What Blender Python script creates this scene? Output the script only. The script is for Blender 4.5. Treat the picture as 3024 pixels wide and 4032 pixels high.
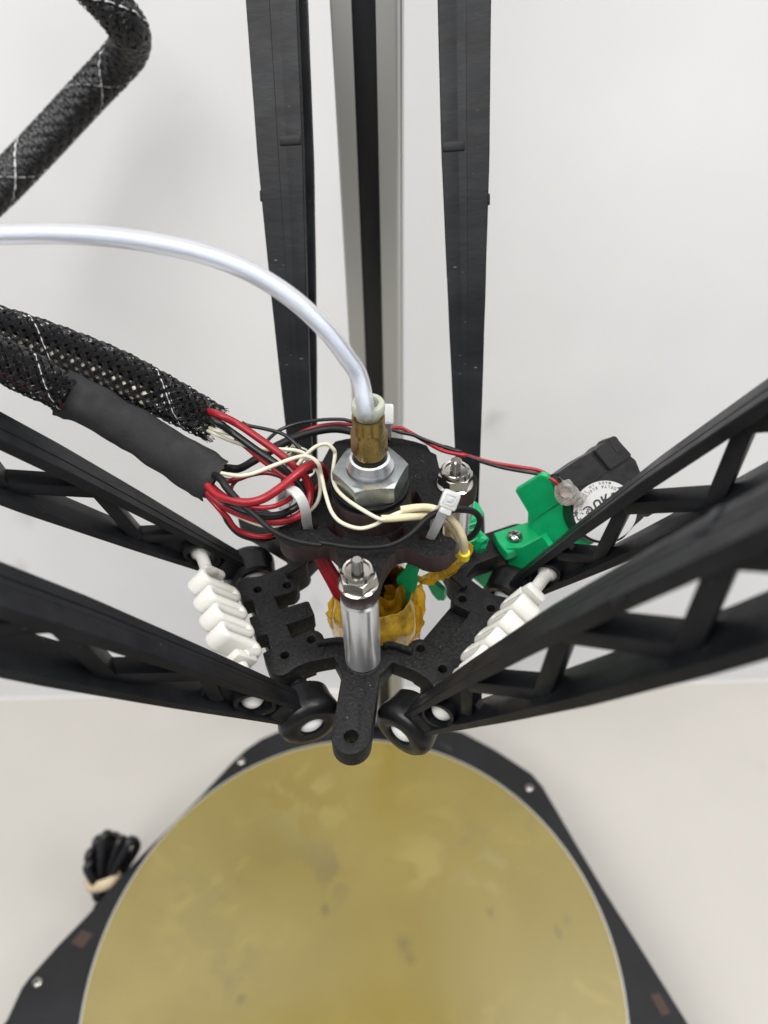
import bpy, bmesh, math, random
from math import sin, cos, pi, radians, hypot, atan2
from mathutils import Vector, Matrix, noise
random.seed(7)
MM = 0.001

# ------------------------------------------------------------------ camera, world, lights
scene = bpy.context.scene
for o in list(bpy.data.objects): bpy.data.objects.remove(o)
cam_d = bpy.data.cameras.new('camera'); cam = bpy.data.objects.new('camera', cam_d)
scene.collection.objects.link(cam); scene.camera = cam
TH, RO, F = radians(45.0), radians(-1.36), 3030.0
_f = Vector((0, cos(TH), -sin(TH))); _r = Vector((1, 0, 0)); _u = _r.cross(_f)
RT = cos(RO)*_r + sin(RO)*_u; UP = -sin(RO)*_r + cos(RO)*_u; FW = _f
cam.matrix_world = Matrix(((RT.x, UP.x, -FW.x, 0), (RT.y, UP.y, -FW.y, 0), (RT.z, UP.z, -FW.z, 0), (0, 0, 0, 1)))
cam_d.sensor_fit = 'VERTICAL'; cam_d.sensor_height = 36; cam_d.sensor_width = 27
cam_d.lens = F/4032*36
cam_d.clip_start = 0.01; cam_d.clip_end = 50
cam_d.dof.use_dof = True; cam_d.dof.focus_distance = 0.194; cam_d.dof.aperture_fstop = 12.0
scene.render.resolution_x = 768; scene.render.resolution_y = 1024
scene.view_settings.view_transform = 'Standard'; scene.view_settings.look = 'None'
scene.view_settings.exposure = 0.0; scene.view_settings.gamma = 1.0

world = bpy.data.worlds.new('World'); scene.world = world; world.use_nodes = True
world.node_tree.nodes['Background'].inputs[0].default_value = (0.93, 0.96, 1.0, 1)
world.node_tree.nodes['Background'].inputs[1].default_value = 0.34

def area(name, loc, target, size, power, col=(1, 1, 1), size_y=None):
    l = bpy.data.lights.new(name, 'AREA'); l.energy = power; l.color = col
    l.shape = 'RECTANGLE'; l.size = size; l.size_y = size_y or size
    o = bpy.data.objects.new(name, l); scene.collection.objects.link(o)
    o.location = loc
    d = Vector(target)-Vector(loc); o.rotation_euler = d.to_track_quat('-Z', 'Y').to_euler()
    return o
area('ceiling_light', (-0.50, -0.32, 1.05), (0, 0.3, -0.25), 1.2, 20.5, (1, 0.985, 0.96), 0.7)
area('ceiling_light', (0.62, -0.05, 1.1), (0, 0.3, -0.3), 0.30, 16.5, (1, 0.985, 0.96), 0.9)

# ------------------------------------------------------------------ placing helpers (millimetres)
def ray(px, py):
    return RT*((px-1512)/F) + UP*(-(py-2016)/F) + FW
def Z(px, py, z):            # point of the plane of height z seen at a photo pixel
    r = ray(px, py); return r*(z/r.z)
def D(px, py, d):            # point at a given depth
    return ray(px, py)*d
K = 3024/1659
CR = {'F': (0, 0, K), 1: (1200, 1500, .4219), 2: (750, 1550, .4219), 3: (1750, 1650, .5425), 4: (1100, 2100, .4822),
      5: (650, 2050, .4219), 6: (1550, 2150, .4822), 7: (0, 1150, .5727), 9: (2100, 1650, .33153), 't': (0, 0, .4219),
      'l': (0, 2800, .9114), 'r': (1512, 2800, .9114), 'm': (900, 2700, .8439)}
def cz(c, x, y, z):
    a, b, k = CR[c]; return Z(a+x*k, b+y*k, z)
def cd(c, x, y, d):
    a, b, k = CR[c]; return D(a+x*k, b+y*k, d)
E0 = Vector((-3.1, 140.7, -170.0)); PHI = radians(-97.46)
def eff(x, y, z=0):          # effector frame: x along the front tab, heights above the frame top
    return E0 + Vector((cos(PHI)*x - sin(PHI)*y, sin(PHI)*x + cos(PHI)*y, z))
def rot2(x, y, deg):
    a = radians(deg); return (cos(a)*x-sin(a)*y, sin(a)*x+cos(a)*y)
def ep(x, y, z):             # same with absolute z
    v = eff(x, y); v.z = z; return v

# ------------------------------------------------------------------ materials
def mat(name, col, rough=.5, metal=0., spec=.5, bump=0., bscale=800., trans=0., ior=1.45, sss=0., speck=0., var=0., vscale=60., coat=0., alpha=1., spk_scale=900., bdist=.0002, stretch=None):
    m = bpy.data.materials.new(name); m.use_nodes = True; nt = m.node_tree; N = nt.nodes; L = nt.links
    b = N['Principled BSDF']
    b.inputs['Base Color'].default_value = (*col, 1); b.inputs['Roughness'].default_value = rough
    b.inputs['Metallic'].default_value = metal; b.inputs['Specular IOR Level'].default_value = spec
    b.inputs['Transmission Weight'].default_value = trans; b.inputs['IOR'].default_value = ior
    b.inputs['Coat Weight'].default_value = coat; b.inputs['Alpha'].default_value = alpha
    if sss:
        b.inputs['Subsurface Weight'].default_value = sss; b.inputs['Subsurface Radius'].default_value = (1, 1, 1); b.inputs['Subsurface Scale'].default_value = .0025
    tc = N.new('ShaderNodeTexCoord'); src = tc.outputs['Object']
    if stretch:
        mp = N.new('ShaderNodeMapping'); mp.inputs['Scale'].default_value = stretch; L.new(src, mp.inputs['Vector']); src = mp.outputs[0]
    def nz(scale, detail=4, rgh=.6):
        n = N.new('ShaderNodeTexNoise'); n.inputs['Scale'].default_value = scale; n.inputs['Detail'].default_value = detail; n.inputs['Roughness'].default_value = rgh
        L.new(src, n.inputs['Vector']); return n.outputs['Fac']
    def ramp(s, p0, p1, c0, c1):
        r = N.new('ShaderNodeValToRGB'); r.color_ramp.elements[0].position = p0; r.color_ramp.elements[1].position = p1
        r.color_ramp.elements[0].color = (*c0, 1); r.color_ramp.elements[1].color = (*c1, 1); L.new(s, r.inputs[0]); return r.outputs[0]
    cur = None
    if var:
        cur = ramp(nz(vscale), .3, .7, tuple(c*(1-var) for c in col), tuple(min(1, c*(1+var)) for c in col))
        L.new(cur, b.inputs['Base Color'])
        r2 = ramp(nz(vscale*1.7), .3, .7, (max(0, rough-.08),)*3, (min(1, rough+.1),)*3); L.new(r2, b.inputs['Roughness'])
    if speck:
        v = N.new('ShaderNodeTexVoronoi'); v.inputs['Scale'].default_value = spk_scale; L.new(src, v.inputs['Vector'])
        s1 = ramp(v.outputs['Distance'], .0, .16, (1, 1, 1), (0, 0, 0))
        s2 = ramp(nz(spk_scale*.25, 2), .58, .68, (0, 0, 0), (speck,)*3)
        mu = N.new('ShaderNodeMath'); mu.operation = 'MULTIPLY'; L.new(s1, mu.inputs[0]); L.new(s2, mu.inputs[1])
        mx = N.new('ShaderNodeMix'); mx.data_type = 'RGBA'; L.new(mu.outputs[0], mx.inputs[0])
        if cur: L.new(cur, mx.inputs[6])
        else: mx.inputs[6].default_value = (*col, 1)
        mx.inputs[7].default_value = (.45, .44, .42, 1); L.new(mx.outputs[2], b.inputs['Base Color'])
    if bump:
        bm_ = N.new('ShaderNodeBump'); bm_.inputs['Strength'].default_value = bump; bm_.inputs['Distance'].default_value = bdist
        L.new(nz(bscale, 5), bm_.inputs['Height']); L.new(bm_.outputs[0], b.inputs['Normal'])
    return m
M = {}
M['moulded'] = mat('black_moulded_plastic', (.0095, .0095, .0098), .55, spec=.28, bump=.9, bscale=1100, bdist=.0003, var=.85, vscale=1300, speck=.9, spk_scale=1000)
M['arm'] = mat('black_arm_plastic', (.0095, .0103, .0122), .42, spec=.26, bump=.45, bscale=600, var=.5, vscale=90, bdist=.00015, speck=.4, spk_scale=700, stretch=(.35, 1, 1))
M['socket'] = mat('black_socket_plastic', (.006, .0062, .007), .34, spec=.35, bump=.3, bscale=500, bdist=.00015, var=.3, vscale=250)
M['laser_top'] = mat('laser_cut_sheet_face', (.008, .0078, .008), .8, spec=.25, bump=.8, bscale=1600, bdist=.0002, var=.8, vscale=1300, speck=1.0, spk_scale=1300)
M['laser_edge'] = mat('laser_cut_sheet_edge', (.032, .0165, .0155), .6, bump=.6, bscale=700, bdist=.0002, var=.4, vscale=400, stretch=(1, 1, .15))
M['alu'] = mat('polished_aluminium', (.74, .75, .77), .29, 1., bump=.6, bscale=420, bdist=.0002, stretch=(1, 1, .02))
def aniso(m):
    nt = m.node_tree; b = nt.nodes['Principled BSDF']; t = nt.nodes.new('ShaderNodeTangent'); t.direction_type = 'RADIAL'; t.axis = 'Z'
    nt.links.new(t.outputs[0], b.inputs['Tangent']); b.inputs['Anisotropic'].default_value = .93; b.inputs['Anisotropic Rotation'].default_value = .25; return m
M['post'] = aniso(mat('brushed_aluminium_post', (.80, .81, .83), .30, 1.))
M['steel'] = mat('stainless_steel', (.46, .44, .405), .17, 1., bump=.15, bscale=700, bdist=.0001)
M['zinc'] = mat('zinc_plated_steel', (.33, .355, .36), .33, 1., bump=.4, bscale=500, bdist=.0001, var=.15, vscale=300)
M['brass'] = mat('tarnished_brass', (.30, .215, .075), .3, 1., bump=.12, bscale=350, bdist=.00008, var=.12, vscale=250)
M['grey_plastic'] = mat('grey_green_plastic', (.40, .42, .34), .5, sss=.2, bump=.3, bscale=900, bdist=.0001, var=.08, vscale=500)
M['nylon'] = mat('natural_nylon', (.68, .67, .625), .28, sss=.4, bump=.15, bscale=400, bdist=.0001)
M['ball'] = mat('white_acetal_ball', (.84, .85, .86), .16, sss=.25)
M['tie'] = mat('clear_white_nylon_tie', (.66, .67, .66), .28, sss=.25, trans=.35)
M['ptfe'] = mat('milky_fluoropolymer_tube', (.85, .85, .885), .30, trans=.74, ior=1.17, coat=.3)
M['ptfe_in'] = mat('milky_tube_bore', (.72, .82, .93), .45)
M['red'] = mat('red_silicone_wire', (.27, .006, .014), .36, bump=.1, bscale=500, var=.12, vscale=150)
M['dark_red'] = mat('dark_red_wire', (.16, .006, .010), .36, var=.15, vscale=150)
M['black_wire'] = mat('black_silicone_wire', (.007, .007, .008), .33, bump=.15, bscale=700, var=.3, vscale=200, speck=.15, spk_scale=900)
M['shrink'] = mat('black_heat_shrink', (.007, .007, .0075), .5, spec=.3, bump=.4, bscale=500, var=.3, vscale=250, speck=.15, spk_scale=1200)
M['cream'] = mat('cream_wire_insulation', (.60, .57, .44), .38, sss=.15, bump=.1, bscale=500, var=.07, vscale=200)
M['cream_sleeve'] = mat('cream_fibreglass_sleeve', (.60, .52, .34), .6, sss=.15, bump=.35, bscale=900, var=.08, vscale=300)
M['tape'] = mat('black_cloth_tape', (.014, .0145, .016), .66, spec=.35, bump=.45, bscale=1400, bdist=.0002, var=.25, vscale=120, speck=.4, spk_scale=500)
M['braid'] = mat('black_braid_filament', (.009, .009, .010), .17, spec=.6)
M['braid_white'] = mat('pale_braid_filament', (.75, .75, .75), .3)
M['green'] = mat('green_printed_plastic', (.002, .36, .125), .42, sss=.1, bump=.35, bscale=260, bdist=.0002, var=.1, vscale=300)
M['kapton'] = mat('amber_film', (.80, .46, .03), .12, trans=.75, ior=1.25, spec=.7, coat=.6, bump=.35, bscale=160, bdist=.0006)
M['kapton_paper'] = mat('amber_film_over_paper', (.44, .265, .030), .22, coat=.8, bump=.3, bscale=160, bdist=.0004, var=.55, vscale=220)
M['amber_bright'] = mat('bright_amber_film', (.74, .44, .018), .2, trans=.25, ior=1.25, coat=.6, bump=.3, bscale=180, bdist=.0004, var=.25, vscale=150)
M['yellow_tape'] = mat('yellow_film', (.85, .66, .02), .3, coat=.3)
M['fan'] = mat('black_fan_housing', (.009, .0092, .010), .42, spec=.35, bump=.4, bscale=400, bdist=.0002, var=.3, vscale=200)
M['label'] = mat('silver_white_label', (.46, .46, .455), .4, spec=.4, bump=.1, bscale=200)
M['ink'] = mat('black_print', (.02, .02, .02), .5)
M['glue'] = mat('clear_hot_glue', (.86, .84, .78), .25, trans=.8, ior=1.4, bump=.4, bscale=300, bdist=.0004)
M['ext'] = mat('anodised_extrusion', (.44, .44, .42), .45, .35, bump=.12, bscale=200, stretch=(1, 1, .02), bdist=.0001)
M['slot'] = mat('black_slot_cover', (.009, .0095, .011), .4)
M['base'] = mat('black_painted_board', (.010, .0105, .012), .5, spec=.35, bump=.15, bscale=300, var=.3, vscale=25, bdist=.0001)
M['scorch'] = mat('brown_scorch', (.045, .024, .019), .7)
M['cord'] = mat('black_power_cord', (.012, .012, .014), .3)
M['band'] = mat('tan_rubber_band', (.62, .50, .34), .6)
M['gold_print'] = mat('glass_edge', (.6, .62, .6), .2, trans=.3)

BZ = -465.
SPOTS = [('l', 1420, 860, 4.5, (.06, .045, .02), .85), ('l', 1050, 1235, 3, (.06, .045, .02), .7), ('l', 1000, 1160, 7, (.14, .11, .04), .5), ('r', 455, 860, 5, (.06, .05, .02), .75), ('r', 85, 1015, 8, (.07, .055, .02), .7), ('r', 105, 1070, 5, (.07, .055, .02), .6),
         ('r', 740, 950, 3, (.08, .06, .02), .7), ('r', 780, 900, 6, (.12, .09, .03), .4), ('l', 1310, 430, 34, (.33, .27, .08), .6), ('l', 1250, 520, 30, (.15, .12, .03), .5), ('r', 400, 650, 24, (.14, .11, .035), .65), ('r', 430, 690, 22, (.32, .26, .075), .5), ('r', 170, 650, 22, (.31, .25, .07), .5), ('l', 1400, 640, 20, (.14, .11, .04), .5), ('l', 1000, 1100, 26, (.15, .12, .04), .35), ('l', 1480, 720, 18, (.13, .1, .03), .45), ('r', 550, 500, 16, (.14, .11, .035), .5), ('l', 870, 820, 30, (.16, .13, .04), .3)]
def bed_mat():
    m = bpy.data.materials.new('worn_yellow_bed_film'); m.use_nodes = True; nt = m.node_tree; N = nt.nodes; L = nt.links; b = N['Principled BSDF']
    tc = N.new('ShaderNodeTexCoord')
    def nz(sc, det, dist=0.):
        n = N.new('ShaderNodeTexNoise'); n.inputs['Scale'].default_value = sc; n.inputs['Detail'].default_value = det; n.inputs['Distortion'].default_value = dist
        L.new(tc.outputs['Object'], n.inputs['Vector']); return n.outputs['Fac']
    def ramp(s, a, c0, c, c1):
        r = N.new('ShaderNodeValToRGB'); r.color_ramp.elements[0].position = a; r.color_ramp.elements[1].position = c
        r.color_ramp.elements[0].color = c0; r.color_ramp.elements[1].color = c1; L.new(s, r.inputs[0]); return r.outputs[0]
    def mix(f, a, c, mode='MIX'):
        x = N.new('ShaderNodeMix'); x.data_type = 'RGBA'; x.blend_type = mode
        if isinstance(f, float): x.inputs[0].default_value = f
        else: L.new(f, x.inputs[0])
        for i, v in ((6, a), (7, c)):
            if isinstance(v, tuple): x.inputs[i].default_value = v
            else: L.new(v, x.inputs[i])
        return x.outputs[2]
    base = ramp(nz(9, 6, .5), .3, (.185, .137, .020, 1), .72, (.250, .194, .042, 1))
    blot = ramp(nz(32, 6, 1.6), .56, (0, 0, 0, 1), .66, (1, 1, 1, 1))
    zone = ramp(nz(11, 1), .5, (0, 0, 0, 1), .62, (.5, .5, .5, 1))
    mu = N.new('ShaderNodeMath'); mu.operation = 'MULTIPLY'; L.new(blot, mu.inputs[0]); L.new(zone, mu.inputs[1])
    c = mix(mu.outputs[0], base, (.275, .212, .045, 1))
    wv = N.new('ShaderNodeTexNoise'); wv.inputs['Scale'].default_value = 70; wv.inputs['Detail'].default_value = 4; L.new(tc.outputs['Object'], wv.inputs['Vector'])
    wm = N.new('ShaderNodeMix'); wm.data_type = 'VECTOR'; wm.inputs[0].default_value = .012; L.new(tc.outputs['Object'], wm.inputs[4]); L.new(wv.outputs['Color'], wm.inputs[5])
    for (cr, sx, sy, rad, colr, st) in SPOTS:
        q = cz(cr, sx, sy, BZ+4)-Vector((-21.7, 109.9, BZ+.2)); q = q*MM+Vector((.006, .006, .006))
        dn = N.new('ShaderNodeVectorMath'); dn.operation = 'DISTANCE'; L.new(wm.outputs[1], dn.inputs[0]); dn.inputs[1].default_value = (q.x, q.y, q.z)
        rad = rad*(.62 if rad < 12 else 1); st = st*.8; rr_ = ramp(dn.outputs['Value'], rad*MM*.35, (st, st, st, 1), rad*MM, (0, 0, 0, 1)); 
        if rad > 12:
            ng = ramp(nz(45, 6, 1.2), .47, (0, 0, 0, 1), .56, (1, 1, 1, 1)); mm_ = N.new('ShaderNodeMath'); mm_.operation = 'MULTIPLY'; L.new(rr_, mm_.inputs[0]); L.new(ng, mm_.inputs[1]); rr_ = mm_.outputs[0]
        c = mix(rr_, c, (*colr, 1))
    v = N.new('ShaderNodeTexVoronoi'); v.inputs['Scale'].default_value = 21; L.new(tc.outputs['Object'], v.inputs['Vector'])
    sp = ramp(v.outputs['Distance'], .02, (1, 1, 1, 1), .09, (0, 0, 0, 1)); z2 = ramp(nz(14, 2), .60, (0, 0, 0, 1), .66, (.65, .65, .65, 1))
    m2 = N.new('ShaderNodeMath'); m2.operation = 'MULTIPLY'; L.new(sp, m2.inputs[0]); L.new(z2, m2.inputs[1])
    c = mix(m2.outputs[0], c, (.17, .13, .05, 1))
    L.new(c, b.inputs['Base Color']); L.new(ramp(nz(20, 5), .3, (.17, .17, .17, 1), .7, (.27, .27, .27, 1)), b.inputs['Roughness'])
    b.inputs['Coat Weight'].default_value = .55; b.inputs['Coat Roughness'].default_value = .2
    bu = N.new('ShaderNodeBump'); bu.inputs['Strength'].default_value = .08; bu.inputs['Distance'].default_value = .001; L.new(nz(60, 4), bu.inputs['Height']); L.new(bu.outputs[0], b.inputs['Normal'])
    return m
M['bed'] = bed_mat()
def paper_mat(name, col, spots):
    m = bpy.data.materials.new(name); m.use_nodes = True; nt = m.node_tree; N = nt.nodes; L = nt.links; b = N['Principled BSDF']
    tc = N.new('ShaderNodeTexCoord'); b.inputs['Roughness'].default_value = .55; b.inputs['Specular IOR Level'].default_value = .25
    n = N.new('ShaderNodeTexNoise'); n.inputs['Scale'].default_value = 5; n.inputs['Detail'].default_value = 4; L.new(tc.outputs['Object'], n.inputs['Vector'])
    r = N.new('ShaderNodeValToRGB'); r.color_ramp.elements[0].position = .3; r.color_ramp.elements[1].position = .7
    r.color_ramp.elements[0].color = (*[c*.86 for c in col], 1); r.color_ramp.elements[1].color = (*col, 1); L.new(n.outputs['Fac'], r.inputs[0])
    v = N.new('ShaderNodeTexVoronoi'); v.inputs['Scale'].default_value = spots
    n3 = N.new('ShaderNodeTexNoise'); n3.inputs['Scale'].default_value = 40; n3.inputs['Detail'].default_value = 3; L.new(tc.outputs['Object'], n3.inputs['Vector'])
    mv = N.new('ShaderNodeMix'); mv.data_type = 'VECTOR'; mv.inputs[0].default_value = .03; L.new(tc.outputs['Object'], mv.inputs[4]); L.new(n3.outputs['Color'], mv.inputs[5]); L.new(mv.outputs[1], v.inputs['Vector'])
    r2 = N.new('ShaderNodeValToRGB'); r2.color_ramp.elements[0].position = .02; r2.color_ramp.elements[1].position = .10; r2.color_ramp.elements[0].color = (1, 1, 1, 1); r2.color_ramp.elements[1].color = (0, 0, 0, 1); L.new(v.outputs['Distance'], r2.inputs[0])
    n2 = N.new('ShaderNodeTexNoise'); n2.inputs['Scale'].default_value = 9; L.new(tc.outputs['Object'], n2.inputs['Vector'])
    r3 = N.new('ShaderNodeValToRGB'); r3.color_ramp.elements[0].position = .46; r3.color_ramp.elements[1].position = .6; r3.color_ramp.elements[1].color = (.6, .6, .6, 1); L.new(n2.outputs['Fac'], r3.inputs[0])
    mu = N.new('ShaderNodeMath'); mu.operation = 'MULTIPLY'; L.new(r2.outputs[0], mu.inputs[0]); L.new(r3.outputs[0], mu.inputs[1])
    x = N.new('ShaderNodeMix'); x.data_type = 'RGBA'; L.new(mu.outputs[0], x.inputs[0]); L.new(r.outputs[0], x.inputs[6]); x.inputs[7].default_value = (.36, .33, .29, 1)
    L.new(x.outputs[2], b.inputs['Base Color'])
    return m
M['wall'] = paper_mat('white_backdrop_paper', (.90, .905, .915), 8)
M['table'] = paper_mat('off_white_table_top', (.555, .527, .49), 14)

# ------------------------------------------------------------------ object helpers
def tag(o, label=None, cat=None, group=None, kind=None):
    if label: o['label'] = label
    if cat: o['category'] = cat
    if group: o['group'] = group
    if kind: o['kind'] = kind
    return o
def thing(name, base, label, cat, group=None):
    o = bpy.data.objects.new(name, None); scene.collection.objects.link(o)
    o.location = Vector(base)*MM; o.empty_display_size = .01
    o['_o'] = list(base)
    return tag(o, label, cat, group)
def mesh(name, verts, faces, mt, parent=None, smooth=40., origin=None, mats=None, fmat=None, local=False):
    """verts in world millimetres; stored relative to the thing's base"""
    root = parent
    while root is not None and root.parent: root = root.parent
    if local: off = Vector((0, 0, 0))
    elif root is not None: off = Vector(root['_o'])
    else: off = Vector(origin) if origin is not None else sum((Vector(v) for v in verts), Vector())/max(1, len(verts))
    me = bpy.data.meshes.new(name)
    me.from_pydata([tuple((Vector(v)-off)*MM) for v in verts], [], faces)
    for m_ in (mats or [mt]): me.materials.append(m_)
    bm = bmesh.new(); bm.from_mesh(me)
    bmesh.ops.recalc_face_normals(bm, faces=bm.faces)
    if fmat:
        for f in bm.faces: f.material_index = fmat(f)
    if smooth:
        for f in bm.faces: f.smooth = True
        a = radians(smooth)
        for e in bm.edges:
            if len(e.link_faces) == 2 and e.calc_face_angle(0) > a: e.smooth = False
    bm.to_mesh(me); bm.free()
    o = bpy.data.objects.new(name, me); scene.collection.objects.link(o)
    if parent is None: o.location = off*MM; o['_o'] = list(off)
    else: o.parent = parent
    return o
class MB:
    def __init__(s): s.v = []; s.f = []
    def add(s, v, f):
        n = len(s.v); s.v += [Vector(p) for p in v]; s.f += [tuple(i+n for i in q) for q in f]
    def build(s, name, mt, parent=None, **k): return mesh(name, s.v, s.f, mt, parent, **k)
def catmull(P, n=8):
    P = [Vector(p) for p in P]; out = []
    Q = [P[0]*2-P[1]]+P+[P[-1]*2-P[-2]]
    for i in range(1, len(Q)-2):
        a, b, c, d = Q[i-1:i+3]
        for j in range(n):
            t = j/n; t2 = t*t; t3 = t2*t
            out.append(.5*((2*b)+(-a+c)*t+(2*a-5*b+4*c-d)*t2+(-a+3*b-3*c+d)*t3))
    out.append(P[-1]); return out
def frames(P, up=None):
    T = []
    for i in range(len(P)):
        t = (P[min(i+1, len(P)-1)]-P[max(i-1, 0)]); T.append(t.normalized() if t.length > 1e-9 else Vector((0, 0, 1)))
    a = Vector(up) if up is not None else (Vector((0, 0, 1)) if abs(T[0].z) < .9 else Vector((1, 0, 0)))
    u = (a-T[0]*a.dot(T[0])).normalized(); out = []
    for t in T:
        u = (u-t*u.dot(t)).normalized(); out.append((t, u, t.cross(u)))
    return out
def lerp_r(r, n):
    if not isinstance(r, (list, tuple)): return [r]*n
    out = []
    for i in range(n):
        x = i/(n-1)*(len(r)-1); j = min(int(x), len(r)-2); out.append(r[j]*(1-(x-j))+r[j+1]*(x-j))
    return out
def tube_geo(P, r, seg=10, sub=8, asp=1., caps=True, smoothp=True, up=None):
    C = catmull(P, sub) if smoothp else [Vector(p) for p in P]
    R = lerp_r(r, len(C)); FR = frames(C, up); v = []; f = []
    for i, c in enumerate(C):
        t, a, b = FR[i]
        for k in range(seg):
            an = 2*pi*k/seg; v.append(c+a*(R[i]*cos(an)*asp)+b*(R[i]*sin(an)))
    for i in range(len(C)-1):
        for k in range(seg):
            k2 = (k+1) % seg; f.append((i*seg+k, i*seg+k2, (i+1)*seg+k2, (i+1)*seg+k))
    if caps:
        f.append(tuple(range(seg))[::-1]); f.append(tuple((len(C)-1)*seg+k for k in range(seg)))
    return v, f
def tube(name, P, r, mt, parent=None, **k):
    v, f = tube_geo(P, r, **k); return mesh(name, v, f, mt, parent, smooth=50)
def lathe_geo(prof, c, ax=(0, 0, 1), seg=32, close=False):
    """prof: (radius, offset along axis)"""
    ax = Vector(ax).normalized(); a = Vector((1, 0, 0)) if abs(ax.x) < .8 else Vector((0, 1, 0)); u = (a-ax*a.dot(ax)).normalized(); w = ax.cross(u)
    v = []; f = []; c = Vector(c)
    for r, h in prof:
        for k in range(seg):
            an = 2*pi*k/seg; v.append(c+ax*h+u*(r*cos(an))+w*(r*sin(an)))
    n = len(prof)
    for i in range(n-1 if not close else n):
        j = (i+1) % n
        for k in range(seg):
            k2 = (k+1) % seg; f.append((i*seg+k, i*seg+k2, j*seg+k2, j*seg+k))
    if not close:
        if prof[0][0] > 1e-6: f.append(tuple(range(seg))[::-1])
        if prof[-1][0] > 1e-6: f.append(tuple((n-1)*seg+k for k in range(seg)))
    return v, f
def lathe(name, prof, c, mt, parent=None, ax=(0, 0, 1), seg=32, close=False, **k):
    v, f = lathe_geo(prof, c, ax, seg, close); return mesh(name, v, f, mt, parent, **k)
def box_geo(c, X, Y, Zv, sx, sy, sz, bev=0.):
    bm = bmesh.new(); bmesh.ops.create_cube(bm, size=1)
    for v in bm.verts: v.co = Vector((v.co.x*sx, v.co.y*sy, v.co.z*sz))
    if bev: bmesh.ops.bevel(bm, geom=list(bm.edges), offset=bev, segments=2, profile=.6, affect='EDGES')
    c = Vector(c); X = Vector(X).normalized(); Y = Vector(Y).normalized(); Zv = Vector(Zv).normalized()
    bm.verts.index_update(); V = [c+X*v.co.x+Y*v.co.y+Zv*v.co.z for v in bm.verts]; Fc = [tuple(v.index for v in f.verts) for f in bm.faces]
    bm.free(); return V, Fc
def arcpts(cx, cy, r, a0, a1, n=8):
    return [(cx+r*cos(radians(a0+(a1-a0)*i/n)), cy+r*sin(radians(a0+(a1-a0)*i/n))) for i in range(n+1)]
def slab(name, loops, place, z0, z1, mt, parent, bevel=.3, mats=None, fmat=None, origin=None):
    """filled 2D outline with holes, extruded from z0 to z1; place(x,y)->(X,Y) world"""
    cu = bpy.data.curves.new('tmp', 'CURVE'); cu.dimensions = '2D'; cu.fill_mode = 'BOTH'
    h = (z1-z0)/2; cu.extrude = max(h-bevel, .01); cu.bevel_depth = bevel; cu.bevel_resolution = 1; cu.offset = -bevel
    for lp in loops:
        sp = cu.splines.new('POLY'); sp.points.add(len(lp)-1); sp.use_cyclic_u = True
        for p, (x, y) in zip(sp.points, lp): p.co = (x, y, 0, 1)
    ob = bpy.data.objects.new('tmp', cu); scene.collection.objects.link(ob)
    dg = bpy.context.evaluated_depsgraph_get(); dg.update()
    me = bpy.data.meshes.new_from_object(ob.evaluated_get(dg)); 
    vs = []
    for v in me.vertices:
        X, Y = place(v.co.x, v.co.y); vs.append(Vector((X, Y, v.co.z+(z0+z1)/2)))
    fs = [tuple(p.vertices) for p in me.polygons]
    bpy.data.objects.remove(ob); bpy.data.curves.remove(cu); bpy.data.meshes.remove(me)
    # weld
    key = {}; remap = []; nv = []
    for v in vs:
        k = (round(v.x, 3), round(v.y, 3), round(v.z, 3))
        if k not in key: key[k] = len(nv); nv.append(v)
        remap.append(key[k])
    nf = []
    for f in fs:
        g = []
        for i in f:
            j = remap[i]
            if not g or g[-1] != j: g.append(j)
        if len(g) > 1 and g[0] == g[-1]: g.pop()
        if len(set(g)) >= 3 and len(set(g)) == len(g): nf.append(tuple(g))
    nf = list({tuple(sorted(f)): f for f in nf}.values())
    return mesh(name, nv, nf, mt, parent, smooth=30, mats=mats, fmat=fmat, origin=origin)
effp = lambda x, y: (eff(x, y).x, eff(x, y).y)
circ = lambda x, y, r, n=16: [(x+r*cos(2*pi*i/n), y+r*sin(2*pi*i/n)) for i in range(n)]
def nut_geo(c, af, h, seg=48, rot=0., cham=.5, bore=0., botcham=True):
    """hexagon nut with chamfered corners, c = bottom centre"""
    v = []; f = []; r0 = af/2*1.02
    rh = lambda t: af/2/cos(((math.degrees(t)+30) % 60-30)*pi/180)
    def ringz(rr, zf): 
        for k in range(seg):
            t = 2*pi*k/seg; r = rr(t); v.append(Vector(c)+Vector((r*cos(t+rot), r*sin(t+rot), zf(t))))
    n = 0
    if bore: ringz(lambda t: bore, lambda t: 0); n += 1
    ringz(lambda t: min(rh(t), r0) if botcham else rh(t)*.999, lambda t: 0)
    ringz(rh, lambda t: max(.02, (rh(t)-r0)*cham) if botcham else .02)
    ringz(rh, lambda t: h-max(.02, (rh(t)-r0)*cham))
    ringz(lambda t: min(rh(t), r0)-.05, lambda t: h)
    n += 4
    if bore: ringz(lambda t: bore, lambda t: h); n += 1
    for i in range(n-1):
        for k in range(seg): k2 = (k+1) % seg; f.append((i*seg+k, i*seg+k2, (i+1)*seg+k2, (i+1)*seg+k))
    if bore:
        for k in range(seg): k2 = (k+1) % seg; f.append(((n-1)*seg+k, (n-1)*seg+k2, k2, k))
    else: f.append(tuple(range(seg))[::-1]); f.append(tuple((n-1)*seg+k for k in range(seg)))
    return v, f
def thread_prof(r, z0, z1, pitch=.8, depth=.28):
    p = [(0, z0)]; z = z0; i = 0
    while z < z1-.3: p += [(r-depth, z), (r, z+pitch*.5)]; z += pitch
    return p+[(r-.4, z1), (0, z1)]

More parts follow.
